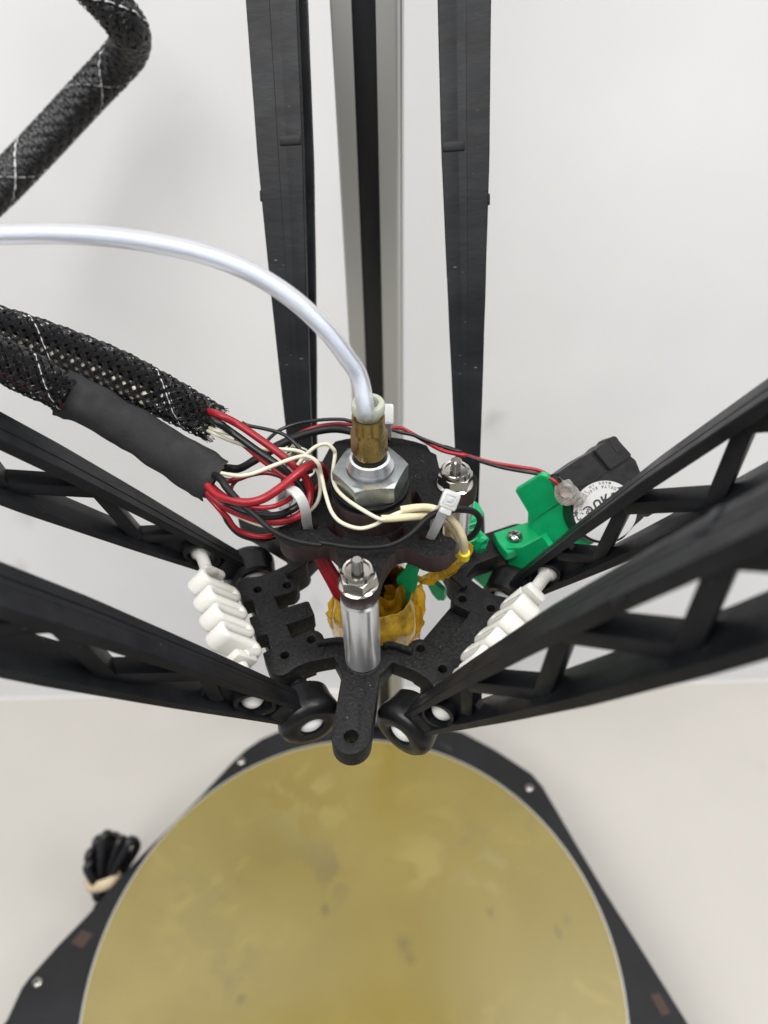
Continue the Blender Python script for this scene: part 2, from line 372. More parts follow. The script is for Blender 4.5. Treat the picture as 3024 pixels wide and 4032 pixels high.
# ------------------------------------------------------------------ setting
WY = 341.; TZ = -545.
def wallsheet():
    v = []; f = []; xs = [-1500+100*i for i in range(31)]
    prof = []
    for k in range(9):
        a = pi/2*k/8; prof.append((WY-.6+.6*sin(a), TZ+.0+.6-.6*cos(a)))
    prof = prof+[(WY+8, TZ+400), (WY+14, TZ+1500)]
    for y, z in prof:
        for x in xs: v.append((x, y, z))
    n = len(xs)
    for i in range(len(prof)-1):
        for j in range(n-1): f.append((i*n+j, i*n+j+1, (i+1)*n+j+1, (i+1)*n+j))
    return v, f
v, f = wallsheet()
tag(mesh('wall', v, f, M['wall'], smooth=60), kind='structure')
v = [(x, y, TZ) for y in (-1500, -700, WY-.6) for x in (-1500, 0, 1500)]
tag(mesh('table_top', v, [(0, 1, 4, 3), (1, 2, 5, 4), (3, 4, 7, 6), (4, 5, 8, 7)], M['table']), kind='structure')

# ------------------------------------------------------------------ printer base with build plate
BZ = -465.
pb = thing('printer_base', (-21.7, 109.9, TZ), 'black flat base board with chamfered corners carrying the round yellow print bed', 'printer base')
OUT = [cz('l', *p, BZ) for p in ((-60, 1460), (30, 1330), (92, 1195), (125, 1150), (250, 1010), (372, 885), (393, 862), (500, 735), (620, 612), (870, 362), (1010, 212), (1060, 165), (1130, 118), (1230, 75), (1340, 45), (1450, 30))]
OUT += [cz('r', *p, BZ) for p in ((0, 30), (150, 45), (340, 90), (480, 165), (640, 270), (685, 322), (830, 570), (950, 770), (1100, 1005), (1330, 1375), (1420, 1530))]
OUT = [(p.x, p.y) for p in OUT] + [(150, -60), (90, -150), (-40, -190), (-160, -150), (-235, -30)]
slab('base_board', [OUT], lambda x, y: (x, y), BZ-6, BZ-.0, M['base'], pb, bevel=.8)
# body below the board
cxx = sum(p[0] for p in OUT)/len(OUT); cyy = sum(p[1] for p in OUT)/len(OUT)
slab('base_body', [[(cxx+(x-cxx)*.93, cyy+(y-cyy)*.93) for x, y in OUT]], lambda x, y: (x, y), TZ+.3, BZ-6.4, M['base'], pb, bevel=.8)
for (c, x, y) in (('l', 1043, 220), ('l', 163, 1175), ('r', 628, 335)):
    p = cz(c, x, y, BZ); mbs = MB(); mbs.add(*lathe_geo([(0, 1.9), (1.1, 1.9), (2.1, 1.5), (2.9, .6), (3.0, .01)], p)); s_ = mbs.build('screw', M['steel'], pb)
    mesh('screw_socket', *lathe_geo([(1.3, 1.95), (1.15, 1.96), (0, 1.96)], p, seg=6), M['slot'], s_)
for (c, pts) in (('l', [(305, 1000), (355, 945), (405, 965), (355, 1025)]), ('r', [(1150, 1225), (1190, 1218), (1240, 1305), (1200, 1318)])):
    P = [cz(c, *q, BZ+.25) for q in pts]; 
    P2 = [p-Vector((0, 0, .22)) for p in P]
    mesh('scorch_mark', P+P2, [(0, 1, 2, 3), (0, 1, 5, 4), (1, 2, 6, 5), (2, 3, 7, 6), (3, 0, 4, 7)], M['scorch'], pb)
for q0, q1 in (((445, 243), (490, 218)), ((975, 262), (1040, 297))):
    a = cz('m', *q0, BZ+.3); b_ = cz('m', *q1, BZ+.3); mesh('vent_slot', *box_geo((a+b_)/2, (b_-a), Vector((0, 0, 1)).cross(b_-a), (0, 0, 1), (b_-a).length, 3.2, .5, .1), M['slot'], pb)
bedc = Vector((-21.7, 109.9, BZ))
bd = thing('print_bed', bedc+Vector((0, 0, .2)), 'large round yellow-olive print bed with worn patches and dark specks, lying on the black base', 'print bed')
lathe('glass_disc', [(0, .25), (141, .25), (141.4, .7), (141.4, 3.2), (141, 3.6), (0, 3.6)], bedc, M['gold_print'], bd, seg=128)
lathe('bed_film', [(0, 3.65), (140.3, 3.65), (140.4, 3.75), (140.3, 3.95), (0, 3.95)], bedc, M['bed'], bd, seg=128)

# tower: aluminium extrusion with slot
yaw = PHI+pi/2
TC = Vector((-1.2, 271.5, 0)); W = 20.
ux = Vector((cos(yaw), sin(yaw), 0)); uy = Vector((-sin(yaw), cos(yaw), 0))
tw = thing('tower_extrusion', TC+Vector((0, 0, BZ)), 'upright grey aluminium extrusion tower with black front slot, behind the print head', 'aluminium post')
h = W/2; s1 = 3.6; sd = 3.0
prof = [(-h+.8, -h), (-s1, -h), (-s1, -h+sd), (s1, -h+sd), (s1, -h), (h-.8, -h), (h-.23, -h+.23), (h, -h+.8), (h, -2.6), (h-1.2, -2.6), (h-1.2, 2.6), (h, 2.6), (h, h), (-h, h), (-h, 2.6), (-h+1.2, 2.6), (-h+1.2, -2.6), (-h, -2.6), (-h, -h+.8), (-h+.23, -h+.23)]
v = []; f = []
for z in (BZ+.02, 60):
    for x, y in prof: v.append(TC+ux*x+uy*y+Vector((0, 0, z)))
n = len(prof)
for k in range(n): f.append((k, (k+1) % n, n+(k+1) % n, n+k))
mesh('extrusion', v, f, M['ext'], tw, smooth=20)
mesh('slot_cover', *box_geo(TC-uy*(h-1.6)+Vector((0, 0, (BZ+60)/2)), ux, uy, (0, 0, 1), 2*s1-.1, 1.4, 524, .2), M['slot'], tw)
tf = mesh('tower_foot', *box_geo(TC+Vector((0, 0, BZ+3.05))-uy*1.5, ux, uy, (0, 0, 1), W+3.4, W+2.6, 6, .6), M['slot'], tw)

# bundle of power cord at the left edge
cb = thing('cord_bundle', cz('l', 430, 800, BZ), 'coiled black power cord tied with a tan band, at the left edge of the base', 'power cord')
def cl(x, y, d): return cd('l', x, y, d)
dB = FW.dot(cz('l', 450, 700, BZ-10))
for k, (ax_, ay, ox) in enumerate(((398, 615, 0), (430, 560, 4), (462, 540, -3), (492, 548, 5), (524, 562, 1), (566, 565, -2), (392, 665, -4))):
    x0, y0 = 425+k*4, 790-k*3
    mx, my = (ax_*.55+x0*.45), (ay*.55+y0*.45)
    P = [cl(x0-6, y0+20, dB+2), cl(mx-14, my+20, dB-4+ox), cl(ax_-16, ay+16, dB-6+ox), cl(ax_+4, ay-10, dB-3+ox), cl(ax_+24, ay+24, dB+2), cl(mx+18, my+30, dB+4), cl(x0+10, y0+22, dB+5)]
    tube('cord_loop', P, 2.5, M['cord'], cb, seg=10, sub=6)
P = [cl(440, 830, dB+2), cl(425, 860, dB), cl(420, 900, dB+4)]
tube('cord_tail', P, 3.4, M['cord'], cb, seg=10)
c0 = cl(447, 735, dB)
P = []
for k in range(14):
    a = 2*pi*k/13; P.append(cl(447+66*cos(a), 733+20*sin(a)-22*cos(a), dB+9*sin(a)*-1))
tube('rubber_band', P, 2.0, M['band'], cb, seg=8, sub=3, asp=1.7)

# ------------------------------------------------------------------ effector platform
ef = thing('effector_platform', E0, 'black moulded star-shaped platform with drilled lobes and a front tab, holding the print head', 'platform')
def sector_outer():
    out = [(29.5, -4.7)] 
    out = [(27.5, -6.4), (30.2, -4.9)] + arcpts(47.5, 0, 4.8, -88, 88, 12) + [(30.2, 4.9), (27.5, 6.4)]
    for r, a in ((26.6, 17), (28.4, 22), (31, 27), (34.2, 30.2)): out.append((r*cos(radians(a)), r*sin(radians(a))))
    blk_ = arcpts(33.0, -14.6, 3.4, -100, -10, 5)+[(36.3, -9.5), (33.6, -9.2), (33.4, -4.0), (36.2, -3.6), (36.3, 3.4), (33.5, 3.8), (33.3, 8.6), (36.2, 9.2)]+arcpts(33.0, 14.6, 3.4, 10, 100, 5)
    out += [rot2(x, y, 60) for x, y in blk_]
    for r, a in ((34.2, 89.8), (31, 93), (28.4, 98), (26.6, 103)): out.append((r*cos(radians(a)), r*sin(radians(a))))
    return out
def sector_inner(kind):
    out = []
    for r, a in ((20.6, -7), (20.6, 7), (21.2, 17), (23.2, 24), (24.8, 28)): out.append((r*cos(radians(a)), r*sin(radians(a))))
    lobe1 = [(22.8, -13.8)]+arcpts(22.9, -10.5, 3.3, -105, -260, 7)
    lobe2 = arcpts(22.9, 10.5, 3.3, 260, 105, 7)+[(22.8, 13.8)]
    if kind == 'cross': mid = [(27.4, -7.7), (27.6, -3.0), (19.8, -2.6), (19.2, -2.0), (19.3, 2.6), (19.9, 3.1), (27.5, 2.9), (27.5, 7.7)]
    else: mid = [(27.4, -7.6), (27.4, 7.6)]
    out += [rot2(x, y, 60) for x, y in lobe1+mid+lobe2]
    for r, a in ((24.8, 92), (23.2, 96), (21.2, 103)): out.append((r*cos(radians(a)), r*sin(radians(a))))
    return out
outer = []; inner = []; holes = []
for k, kind in ((0, 'open'), (1, 'open'), (2, 'cross')):
    outer += [rot2(x, y, 120*k) for x, y in sector_outer()]
    inner += [rot2(x, y, 120*k) for x, y in sector_inner(kind)]
    holes.append(circ(*rot2(47.5, 0, 120*k), 1.7))
    for (u, vv) in ((22.9, 10.3), (22.9, -10.3), (31.1, 12.2), (31.1, -12.2)):
        holes.append(circ(*rot2(*rot2(u, vv, 60), 120*k), 1.15, 12))
slab('frame', [outer, inner]+holes, effp, -176, -170, M['moulded'], ef, bevel=.35)
# raised rim ribs of the arcs
for k in range(3):
    for sgn in (-1, 1):
        pts = [rot2(r*cos(radians(a*sgn)), r*sin(radians(a*sgn)), 120*k) for r, a in ((22.0, 13), (21.9, 18), (23.8, 25), (25.6, 29.4))]
        C = catmull([ep(x, y, -173.0) for x, y in pts], 6); v = []; f = []
        for i, (c, (t, a, b)) in enumerate(zip(C, frames(C))):
            b = Vector((t.y, -t.x, 0)).normalized()
            for dx, dz in ((-.75, -5), (-.75, 4.6), (-.5, 5.0), (.5, 5.0), (.75, 4.6), (.75, -5)): v.append(c+b*dx+Vector((0, 0, dz)))
        for i in range(len(C)-1):
            for q in range(6): f.append((i*6+q, i*6+(q+1) % 6, (i+1)*6+(q+1) % 6, (i+1)*6+q))
        f += [tuple(range(6)), tuple(len(C)*6-6+q for q in range(6))]
        mesh('rim_rib', v, f, M['moulded'], ef, smooth=30)
def block_fr(s):
    a = PHI+s*pi/3; return Vector((cos(a), sin(a), 0)), Vector((-sin(a), cos(a), 0))
def ejector(x, y, r=1.75):
    mesh('moulding_mark', *lathe_geo([(r, -.02), (r, .10), (r-.22, .14), (r-.3, .05), (0, .05)], ep(x, y, -170), seg=18), M['moulded'], ef)
for s in (-1, 1, 3):
    U, V = block_fr(s); O = lambda u, vv, z: Vector((E0.x, E0.y, z))+U*u+V*vv
    X, Y, Zv = U, V, Vector((0, 0, 1))
    m_ = MB()
    m_.add(*box_geo(O(30.6, 0, -178.4), X, Y, Zv, 7.0, 33.5, 8.0, .8))
    m_.add(*box_geo(O(27.2, 12.3, -177.4), X, Y, Zv, 7, 5.5, 6.0, .6)); m_.add(*box_geo(O(27.2, -12.3, -177.4), X, Y, Zv, 7, 5.5, 6, .6))
    if s == -1:
        m_.add(*box_geo(O(24, .3, -177.4), X, Y, Zv, 8.6, 4.9, 6, .4))
    if s != -1: m_.add(*box_geo(O(24.2, 0, -175.2), X, Y, Zv, 7.6, 16.5, 3.0, .3))
    m_.build('joint_block', M['moulded'], ef)
    a60 = s*60
    if s == -1:
        # back wall closing the pockets, as on the left block
        for (u, vv) in ((29.4, -8), (33.6, .8), (22.6, .6), (30.6, 9.6)): ejector(*rot2(u, vv, -60))
    else:
        for (u, vv) in ((29.0, -6.9), (29.0, 6.9), (25.2, -14.8), (30.6, 0.)): ejector(*rot2(u, vv, a60))
    for sg in (-1, 1):
        c = O(30.5, 16*sg, -178)
        mesh('ball_stub', *lathe_geo([(0, 0), (2.4, 0), (2.2, 3), (2.2, 6)], c, ax=V*sg, seg=20), M['moulded'], ef)
        # ball
        prof_ = [(5*sin(pi*i/20), -5*cos(pi*i/20)) for i in range(21)]; prof_[0] = (0, -5); prof_[-1] = (0, 5)
        lathe('ball', prof_, O(30.5, 26*sg, -178), M['ball'], ef, ax=V*sg, seg=28)
for k in range(3): ejector(*rot2(35.3, 0, 120*k), 1.8)
ejector(26.9*cos(radians(24.5)), 26.9*sin(radians(24.5))); ejector(26.9*cos(radians(-27)), 26.9*sin(radians(-27)))
# tab reinforcement under the top sheet
for k in range(3):
    lp = arcpts(47.5, 0, 3.9, -85, 85, 10)+[(24, 4), (24, -4)]
    slab('tab_rib', [[rot2(x, y, 120*k) for x, y in lp], circ(*rot2(47.5, 0, 120*k), 1.75)], effp, -177.6, -176.02, M['moulded'], ef, bevel=.3)
    x, y = rot2(25.4, 0, 120*k)
    lathe('post_boss', [(0, -6), (4.9, -6), (4.9, .1), (4.7, .25), (0, .25)], ep(x, y, -170.0), M['moulded'], ef)

# ------------------------------------------------------------------ mounting plate on standoffs
mp = thing('mounting_plate', Vector((E0.x, E0.y, -144.5)), 'black laser-cut plate with brown edges and rounded lobes, raised on polished posts', 'mounting plate')
def plate_outline():
    out = []
    # nut lobe at front
    out += [(16.0, -6.6), (20, -5.2)]+arcpts(24.2, 0, 4.75, -80, 80, 10)+[(20, 5.2), (16, 6.6), (14.6, 7.8)]
    # zip lobe +60
    L_ = [(13.4, -8.6), (15.2, -6.4)]+arcpts(19.3, -.4, 5.6, -100, 30, 8)+[(22.4, 3.2), (20.6, 2.6), (19.4, 3.4), (18.6, 5.0), (17.3, 6.4), (15.5, 7.6)]
    out += [rot2(x, y, 60) for x, y in L_]
    out += [rot2(x, y, 120) for x, y in [(15.2, -8.4), (18, -6.0), (21, -5.4)]+arcpts(25.0, 0, 5.1, -80, 70, 10)+[(23.5, 5.2), (22.6, 6.6)]]
    out += [(27.0*cos(radians(a)), 27.0*sin(radians(a))) for a in (146, 150)]+[(28.8*cos(radians(a)), 28.8*sin(radians(a))) for a in (155, 162, 170, 178, 186, 194, 202, 208)]+[(27*cos(radians(213)), 27*sin(radians(213)))]
    out += [rot2(x, y, 240) for x, y in [(22.0, -6.6), (23.0, -5.2)]+arcpts(25.0, 0, 5.1, -70, 80, 10)+[(21, 5.4), (18, 6), (15.2, 8.4)]]
    L2 = [(13.4, -8.6), (15.2, -7.4)]+arcpts(19.3, .2, 5.8, -95, 80, 10)+[(16.8, 6.2), (14.6, 7.4)]
    out += [rot2(x, y, -60) for x, y in L2]
    return out
def slot_loop(r, a0, a1, w):
    a_ = arcpts(0, 0, r+w, a0, a1, 6); b_ = arcpts(0, 0, r-w, a1, a0, 6); return a_+b_
loops = [plate_outline(), circ(0, 0, 7.0, 24)]
for a0, a1 in ((-55, -28), (28, 55), (92, 124), (-124, -92)): loops.append(slot_loop(11.8, a0, a1, 1.25))
for (r, a, w, l) in ((17.6, 60, .9, 2.2), (17.0, -61, .9, 2.2)):
    c = (r*cos(radians(a)), r*sin(radians(a))); loops.append([(c[0]+rot2(x, y, 8)[0], c[1]+rot2(x, y, 8)[1]) for x, y in ((-w, -l), (w, -l), (w, l), (-w, l))])
edge = lambda f: 1 if abs(f.normal.z) < .6 else 0
slab('plate', loops, effp, -144.5, -139, M['laser_top'], mp, bevel=.12, mats=[M['laser_top'], M['laser_edge']], fmat=edge)
lathe('spacer_disc', [(6, .02), (9.9, .02), (10, .1), (10, 6.6), (9.9, 6.8), (6, 6.8)], ep(0, 0, -139), M['laser_edge'], mp, seg=64, close=True, mats=[M['laser_top'], M['laser_edge']], fmat=edge)
lathe('rubber_washer', [(6, 0), (9.3, 0), (9.4, .2), (9.4, 1.5), (9.2, 1.7), (6, 1.7)], ep(0, 0, -132.15), M['socket'], mp, seg=64, close=True)
NUTP = [(25.4, 0, 0.), (25.2, 120.4, .4), (25.0, 240, .9)]
LB = ['polished standoff post at the front tab under the nearest lock nut', 'polished standoff post at the right, beside the green bracket', 'polished standoff post at the back left, behind the red wires']
LN = ['stainless lock nut nearest the viewer, on the front lobe of the black plate', 'stainless lock nut on the right lobe beside the white cable tie', 'stainless lock nut at the back left, mostly hidden behind red and white wires']
for i, (r, a, rr) in enumerate(NUTP):
    x, y = r*cos(radians(a)), r*sin(radians(a))
    p = ep(x, y, -169.3)
    po = lathe('standoff_post', [(0, .02), (4.5, .02), (4.65, .25), (4.65, 24.5), (4.5, 24.75), (0, 24.75)], p, M['post'], None, seg=40, origin=p)
    tag(po, LB[i], 'standoff post', 'polished standoff posts')
    b = ep(x, y, -138.97)
    if i == 1: b += Vector((-1.2, -1.6, 0))
    nt_ = thing('lock_nut', b, LN[i], 'nut', 'lock nuts on the black plate')
    mesh('flange', *lathe_geo([(2.6, 0), (4.7, 0), (4.8, .25), (4.3, .65), (2.6, .7)], b, close=True), M['steel'], nt_)
    mesh('hexagon', *nut_geo(b+Vector((0, 0, .5)), 8.0, 3.4, rot=.25+rr, bore=2.6), M['steel'], nt_, smooth=25)
    mesh('collar', *lathe_geo([(2.2, 3.0), (4.0, 3.5), (4.1, 4.1), (3.9, 4.9), (3.45, 5.3), (3.0, 5.15), (2.85, 4.5), (1.3, 4.4)], b, close=True), M['steel'], nt_)
    mesh('bolt_end', *lathe_geo(thread_prof(1.45, 3.2, 8.5, .75, .25), b, seg=24), M['steel'], nt_, smooth=20)

# ------------------------------------------------------------------ hot end fitting
hf = thing('hot_end', ep(0, 0, -130.4), 'hot end with large zinc hexagon nut and threaded silver collar standing through the plate', 'hot end')
mesh('jam_nut', *nut_geo(ep(0, 0, -130.4), 16.3, 5.5, seg=72, rot=PHI+.25, cham=.45, bore=5.9), M['zinc'], hf, smooth=22)
lathe('threaded_collar', [(0, -8), (5.8, -8), (5.8, 5.4), (5.6, 5.8), (5.9, 6.2), (5.5, 6.8), (5.65, 7.2), (4.9, 8.5), (4.3, 8.7), (3.6, 8.3), (0, 8.2)], ep(0, 0, -130.4), M['alu'], hf, seg=48)
lathe('barrel', [(0, -38), (3, -37), (3.2, -28), (6.5, -27), (6.5, -10), (0, -9.9)], ep(0, 0, -130.4), M['shrink'], hf, seg=24)
pf = thing('push_fitting', ep(0, 0, -121.6), 'brass hexagonal push fitting with grey-green collet around the milky tube', 'fitting')
lathe('seal_ring', [(2, -.4), (3.9, -.4), (4.1, .1), (3.9, .7), (2, .7)], ep(0, 0, -121.6), M['slot'], pf, close=True)
# hex body (six flats chamfered to a round top)
v = []; f = []; seg = 72
rh = lambda t, af: af/2/cos(((math.degrees(t)+30) % 60-30)*pi/180)
rings = [(0.6, lambda t: 3.5), (1.1, lambda t: min(rh(t, 7.6), 4.0)), (1.7, lambda t: rh(t, 7.6)), (7.6, lambda t: rh(t, 7.6)), (8.4, lambda t: min(rh(t, 7.6), 4.0)), (8.6, lambda t: 3.85), (9.2, lambda t: 3.85), (12.2, lambda t: 3.85), (12.45, lambda t: 3.7), (12.45, lambda t: 3.2), (9., lambda t: 3.15)]
for z, rf in rings:
    for k in range(seg):
        t = 2*pi*k/seg; v.append(ep(0, 0, -121.6+z)+Vector((rf(t)*cos(t+PHI+.12), rf(t)*sin(t+PHI+.12), 0)))
for i in range(len(rings)-1):
    for k in range(seg): k2 = (k+1) % seg; f.append((i*seg+k, i*seg+k2, (i+1)*seg+k2, (i+1)*seg+k))
mesh('brass_body', v, f, M['brass'], pf, smooth=22)
lathe('collet', [(2.1, -3.), (2.9, -3.), (2.9, .3), (3.75, .75), (3.85, 1.2), (3.8, 2.7), (3.6, 3.0), (2.5, 3.05), (2.15, 2.6)], ep(.2, .1, -108.4), M['grey_plastic'], pf, seg=40, close=True)

# milky tube
PT = [cz(1, 578, 330, -110), cz(1, 568, 255, -104.5), cd('F', 776, 815, 168.5), cd('F', 748, 770, 164.5), cd('F', 706, 715, 160.5), cd('F', 650, 660, 158), cd('F', 590, 616, 156.5), cd('F', 520, 578, 155), cd('F', 440, 549, 154), cd('F', 350, 528, 153), cd('F', 250, 513, 152), cd('F', 150, 505.5, 151), cd('F', 50, 505, 150.5), cd('F', -60, 510, 150), cd('F', -250, 530, 150)]
pt = thing('feed_tube', PT[0], 'milky white plastic feed tube arching from the left into the brass fitting', 'tube')
tube('tube_wall', PT, [2.02]*2, M['ptfe'], pt, seg=24, sub=8)
tube('tube_bore', PT, [.95]*2, M['ptfe_in'], pt, seg=12, sub=8)

# ------------------------------------------------------------------ arms
ARM = 'moulded parallel arms'
def arm_depth(s): 
    T_ = ((0, 3.6), (10, 3.9), (20, 4.6), (40, 6.1), (70, 7.9), (100, 8.5), (170, 8.5))
    for (a, x), (b, y) in zip(T_, T_[1:]):
        if s <= b: t = max(0, (s-a)/(b-a)); return x+(y-x)*t
    return T_[-1][1]
def arm_width(s):
    T_ = ((0, 5.6), (10, 6.4), (20, 7.2), (40, 8.6), (70, 10.6), (110, 13.2), (170, 14.6))
    for (a, x), (b, y) in zip(T_, T_[1:]):
        if s <= b: t = max(0, (s-a)/(b-a)); return x+(y-x)*t
    return T_[-1][1]
def dvec(az, el):
    az, el = radians(az), radians(el); return Vector((cos(az)*cos(el), sin(az)*cos(el), sin(el)))
def make_arm(J, X, Yv, flip, label, Lx=168., groove=True):
    X = X.normalized(); Zv = X.cross(Yv).normalized(); Yv = Zv.cross(X).normalized()
    if Zv.dot(Vector((0, 0, 1))) < 0 and False: pass
    t = thing('linkage_arm', J, label, 'arm', ARM)
    upz = 1 if Zv.z > 0 else -1       # local +n points up
    n_ = Zv*upz
    pt_ = lambda s, y, z: J+X*s+Yv*y+n_*z
    # flanges
    ss = [7+ i*(Lx-14)/36 for i in range(37)]
    for sg in (1, -1):
        v = []; f = []
        for s in ss:
            h_ = arm_depth(s); w = arm_width(s)/2; th = 1.4+1.25*min(1, max(0, (s-10)/60)); g_ = 1 if groove else 0
            pr_ = [(-w, h_-th), (-w, h_-.25), (-w+.25, h_), (-.36*w, h_+.05), (-.33*w, h_-.3*g_), (-.27*w, h_-.3*g_), (-.24*w, h_+.12*g_), (.05*w, h_+.12), (.08*w, h_-.0), (w-.25, h_), (w, h_-.25), (w, h_-th), (.9, h_-th-.5), (-.9, h_-th-.5)]
            wob = noise.noise(Vector((s*.07, sg*3., J.x)))*.07
            for y, z in pr_: v.append(pt_(s, y+wob, sg*(z+wob*.4)))
        m = 14
        for i in range(len(ss)-1):
            for q in range(m): f.append((i*m+q, i*m+(q+1) % m, (i+1)*m+(q+1) % m, (i+1)*m+q))
        f += [tuple(range(m)), tuple((len(ss)-1)*m+q for q in range(m))]
        mesh('flange', v, f, M['arm'], t, smooth=28)
    # solid web near the ball with the tensioner hole
    fl = 1 if not flip else -1
    v = []; f = []; N = 28
    sc, rc = 20.0, 4.1
    for side in (-1, 1):
        for k in range(N):
            a = 2*pi*k/N; v.append(pt_(sc+rc*1.25*cos(a), side*1.0, min(rc, arm_depth(sc)-1.6)*sin(a)))
        for k in range(N):
            a = 2*pi*k/N; ca, sa = cos(a), sin(a)
            s_ = sc+ca*13.5; hh = arm_depth(s_)-1.45
            kx = max(abs(ca), abs(sa)); 
            s_ = sc+13.5*ca/kx; hh = arm_depth(s_)-1.45; v.append(pt_(s_, side*1.0, hh*sa/kx))
    q = lambda side, ring, k: side*2*N+ring*N+k % N
    for k in range(N):
        f += [(q(0, 0, k), q(0, 0, k+1), q(0, 1, k+1), q(0, 1, k)), (q(1, 0, k), q(1, 1, k), q(1, 1, k+1), q(1, 0, k+1)), (q(0, 0, k), q(1, 0, k), q(1, 0, k+1), q(0, 0, k+1)), (q(0, 1, k), q(0, 1, k+1), q(1, 1, k+1), q(1, 1, k))]
    mesh('web_plate', v, f, M['arm'], t, smooth=30)
    v, f = [], []
    prof_ = [(-2.9, rc-.1), (-2.9, rc+1.1), (2.9, rc+1.1), (2.9, rc-.1)]
    for k in range(N):
        a = 2*pi*k/N
        for y, r in prof_: v.append(pt_(sc+r*1.25*cos(a), y, min(r, arm_depth(sc)-1.5+(.3 if r > rc else 0))*sin(a)))
    for k in range(N):
        for j in range(4): f.append((k*4+j, k*4+(j+1) % 4, ((k+1) % N)*4+(j+1) % 4, ((k+1) % N)*4+j))
    mesh('hole_rim', v, f, M['arm'], t, smooth=40)
    nodes = [29, 39, 58, 77, 96, 115, 134, 153, 166]
    for i in range(len(nodes)-1):
        a, b = nodes[i], nodes[i+1]; sa = fl*(1 if i % 2 == 0 else -1)
        A = pt_(a, 0, sa*(arm_depth(a)-1.8-1.1*min(1, a/60))); B = pt_(b, 0, -sa*(arm_depth(b)-1.8-1.1*min(1, b/60))); d_ = B-A
        wdt = 2.6+.010*b; hw = arm_width((a+b)/2)*.52
        mesh('truss_bar', *box_geo((A+B)/2, d_, Yv, d_.cross(Yv), d_.length, hw, wdt, .35), M['arm'], t)
    # flat cross-ridge on the top flange
    for s in (112,):
        mesh('raised_ridge', *box_geo(pt_(s, -arm_width(s)*.24, arm_depth(s)+.15), X, Yv, n_, 2.4, arm_width(s)*.45, .5, .2), M['arm'], t)
        mesh('moulding_nib', *box_geo(pt_(s-14, arm_width(s-14)/2+.1, arm_depth(s)-.8), X, Yv, n_, 3.0, .8, .9, .25), M['arm'], t)
    # socket: cup around the ball, local +Y is its outer end
    prof_ = [(4.9, -4.8), (6.4, -5.2), (7.3, -4.4), (7.6, -1.5), (8.1, .5), (8.4, 2.0), (8.0, 3.6), (6.8, 4.8), (4.8, 5.1), (3.35, 4.8), (3.25, 4.0), (4.2, 2.9), (5.1, 0), (5.05, -3)]
    lathe('ball_socket', prof_, J, M['socket'], t, ax=Yv, seg=40, close=True)
    m_ = MB()
    m_.add(*box_geo(pt_(9.5, 0, 0), X, Yv, n_, 7.0, 6.4, 7.2, 1.4))
    m_.build('socket_neck', M['arm'], t)
    # mirrored top socket, out of frame
    lathe('top_socket', prof_, J+X*Lx, M['socket'], t, ax=Yv, seg=24, close=True)
    return t
def joint(s, vv):
    U, V = block_fr(s); return Vector((E0.x, E0.y, -178))+U*30.5+V*vv, U, V
ARMS = [(-1, -26, 201, 51.5, False, 'rear left black truss arm, rising to the left behind the white corrugated tensioner'),
        (-1, 26, 201, 51.5, True, 'front left black truss arm, below the taped cable and left of the front tab'),
        (1, -26, 321, 60, True, 'front right black truss arm, largest and blurred, right of the front tab'),
        (1, 26, 321, 60, False, 'rear right black truss arm crossing in front of the small fan'),
        (3, 26, 91, 58, False, 'left of the two upright black arms in front of the tower'),
        (3, -26, 91, 58, True, 'right of the two upright black arms, beside the white wall')]
AD = {}
for s, vv, az, el, fl, lb in ARMS:
    J, U, V = joint(s, vv); X = dvec(az, el); out_ = V*(1 if vv > 0 else -1)
    make_arm(J, X, out_, fl, lb, groove=(s != 3)); AD[(s, vv)] = (J, X, U, V)

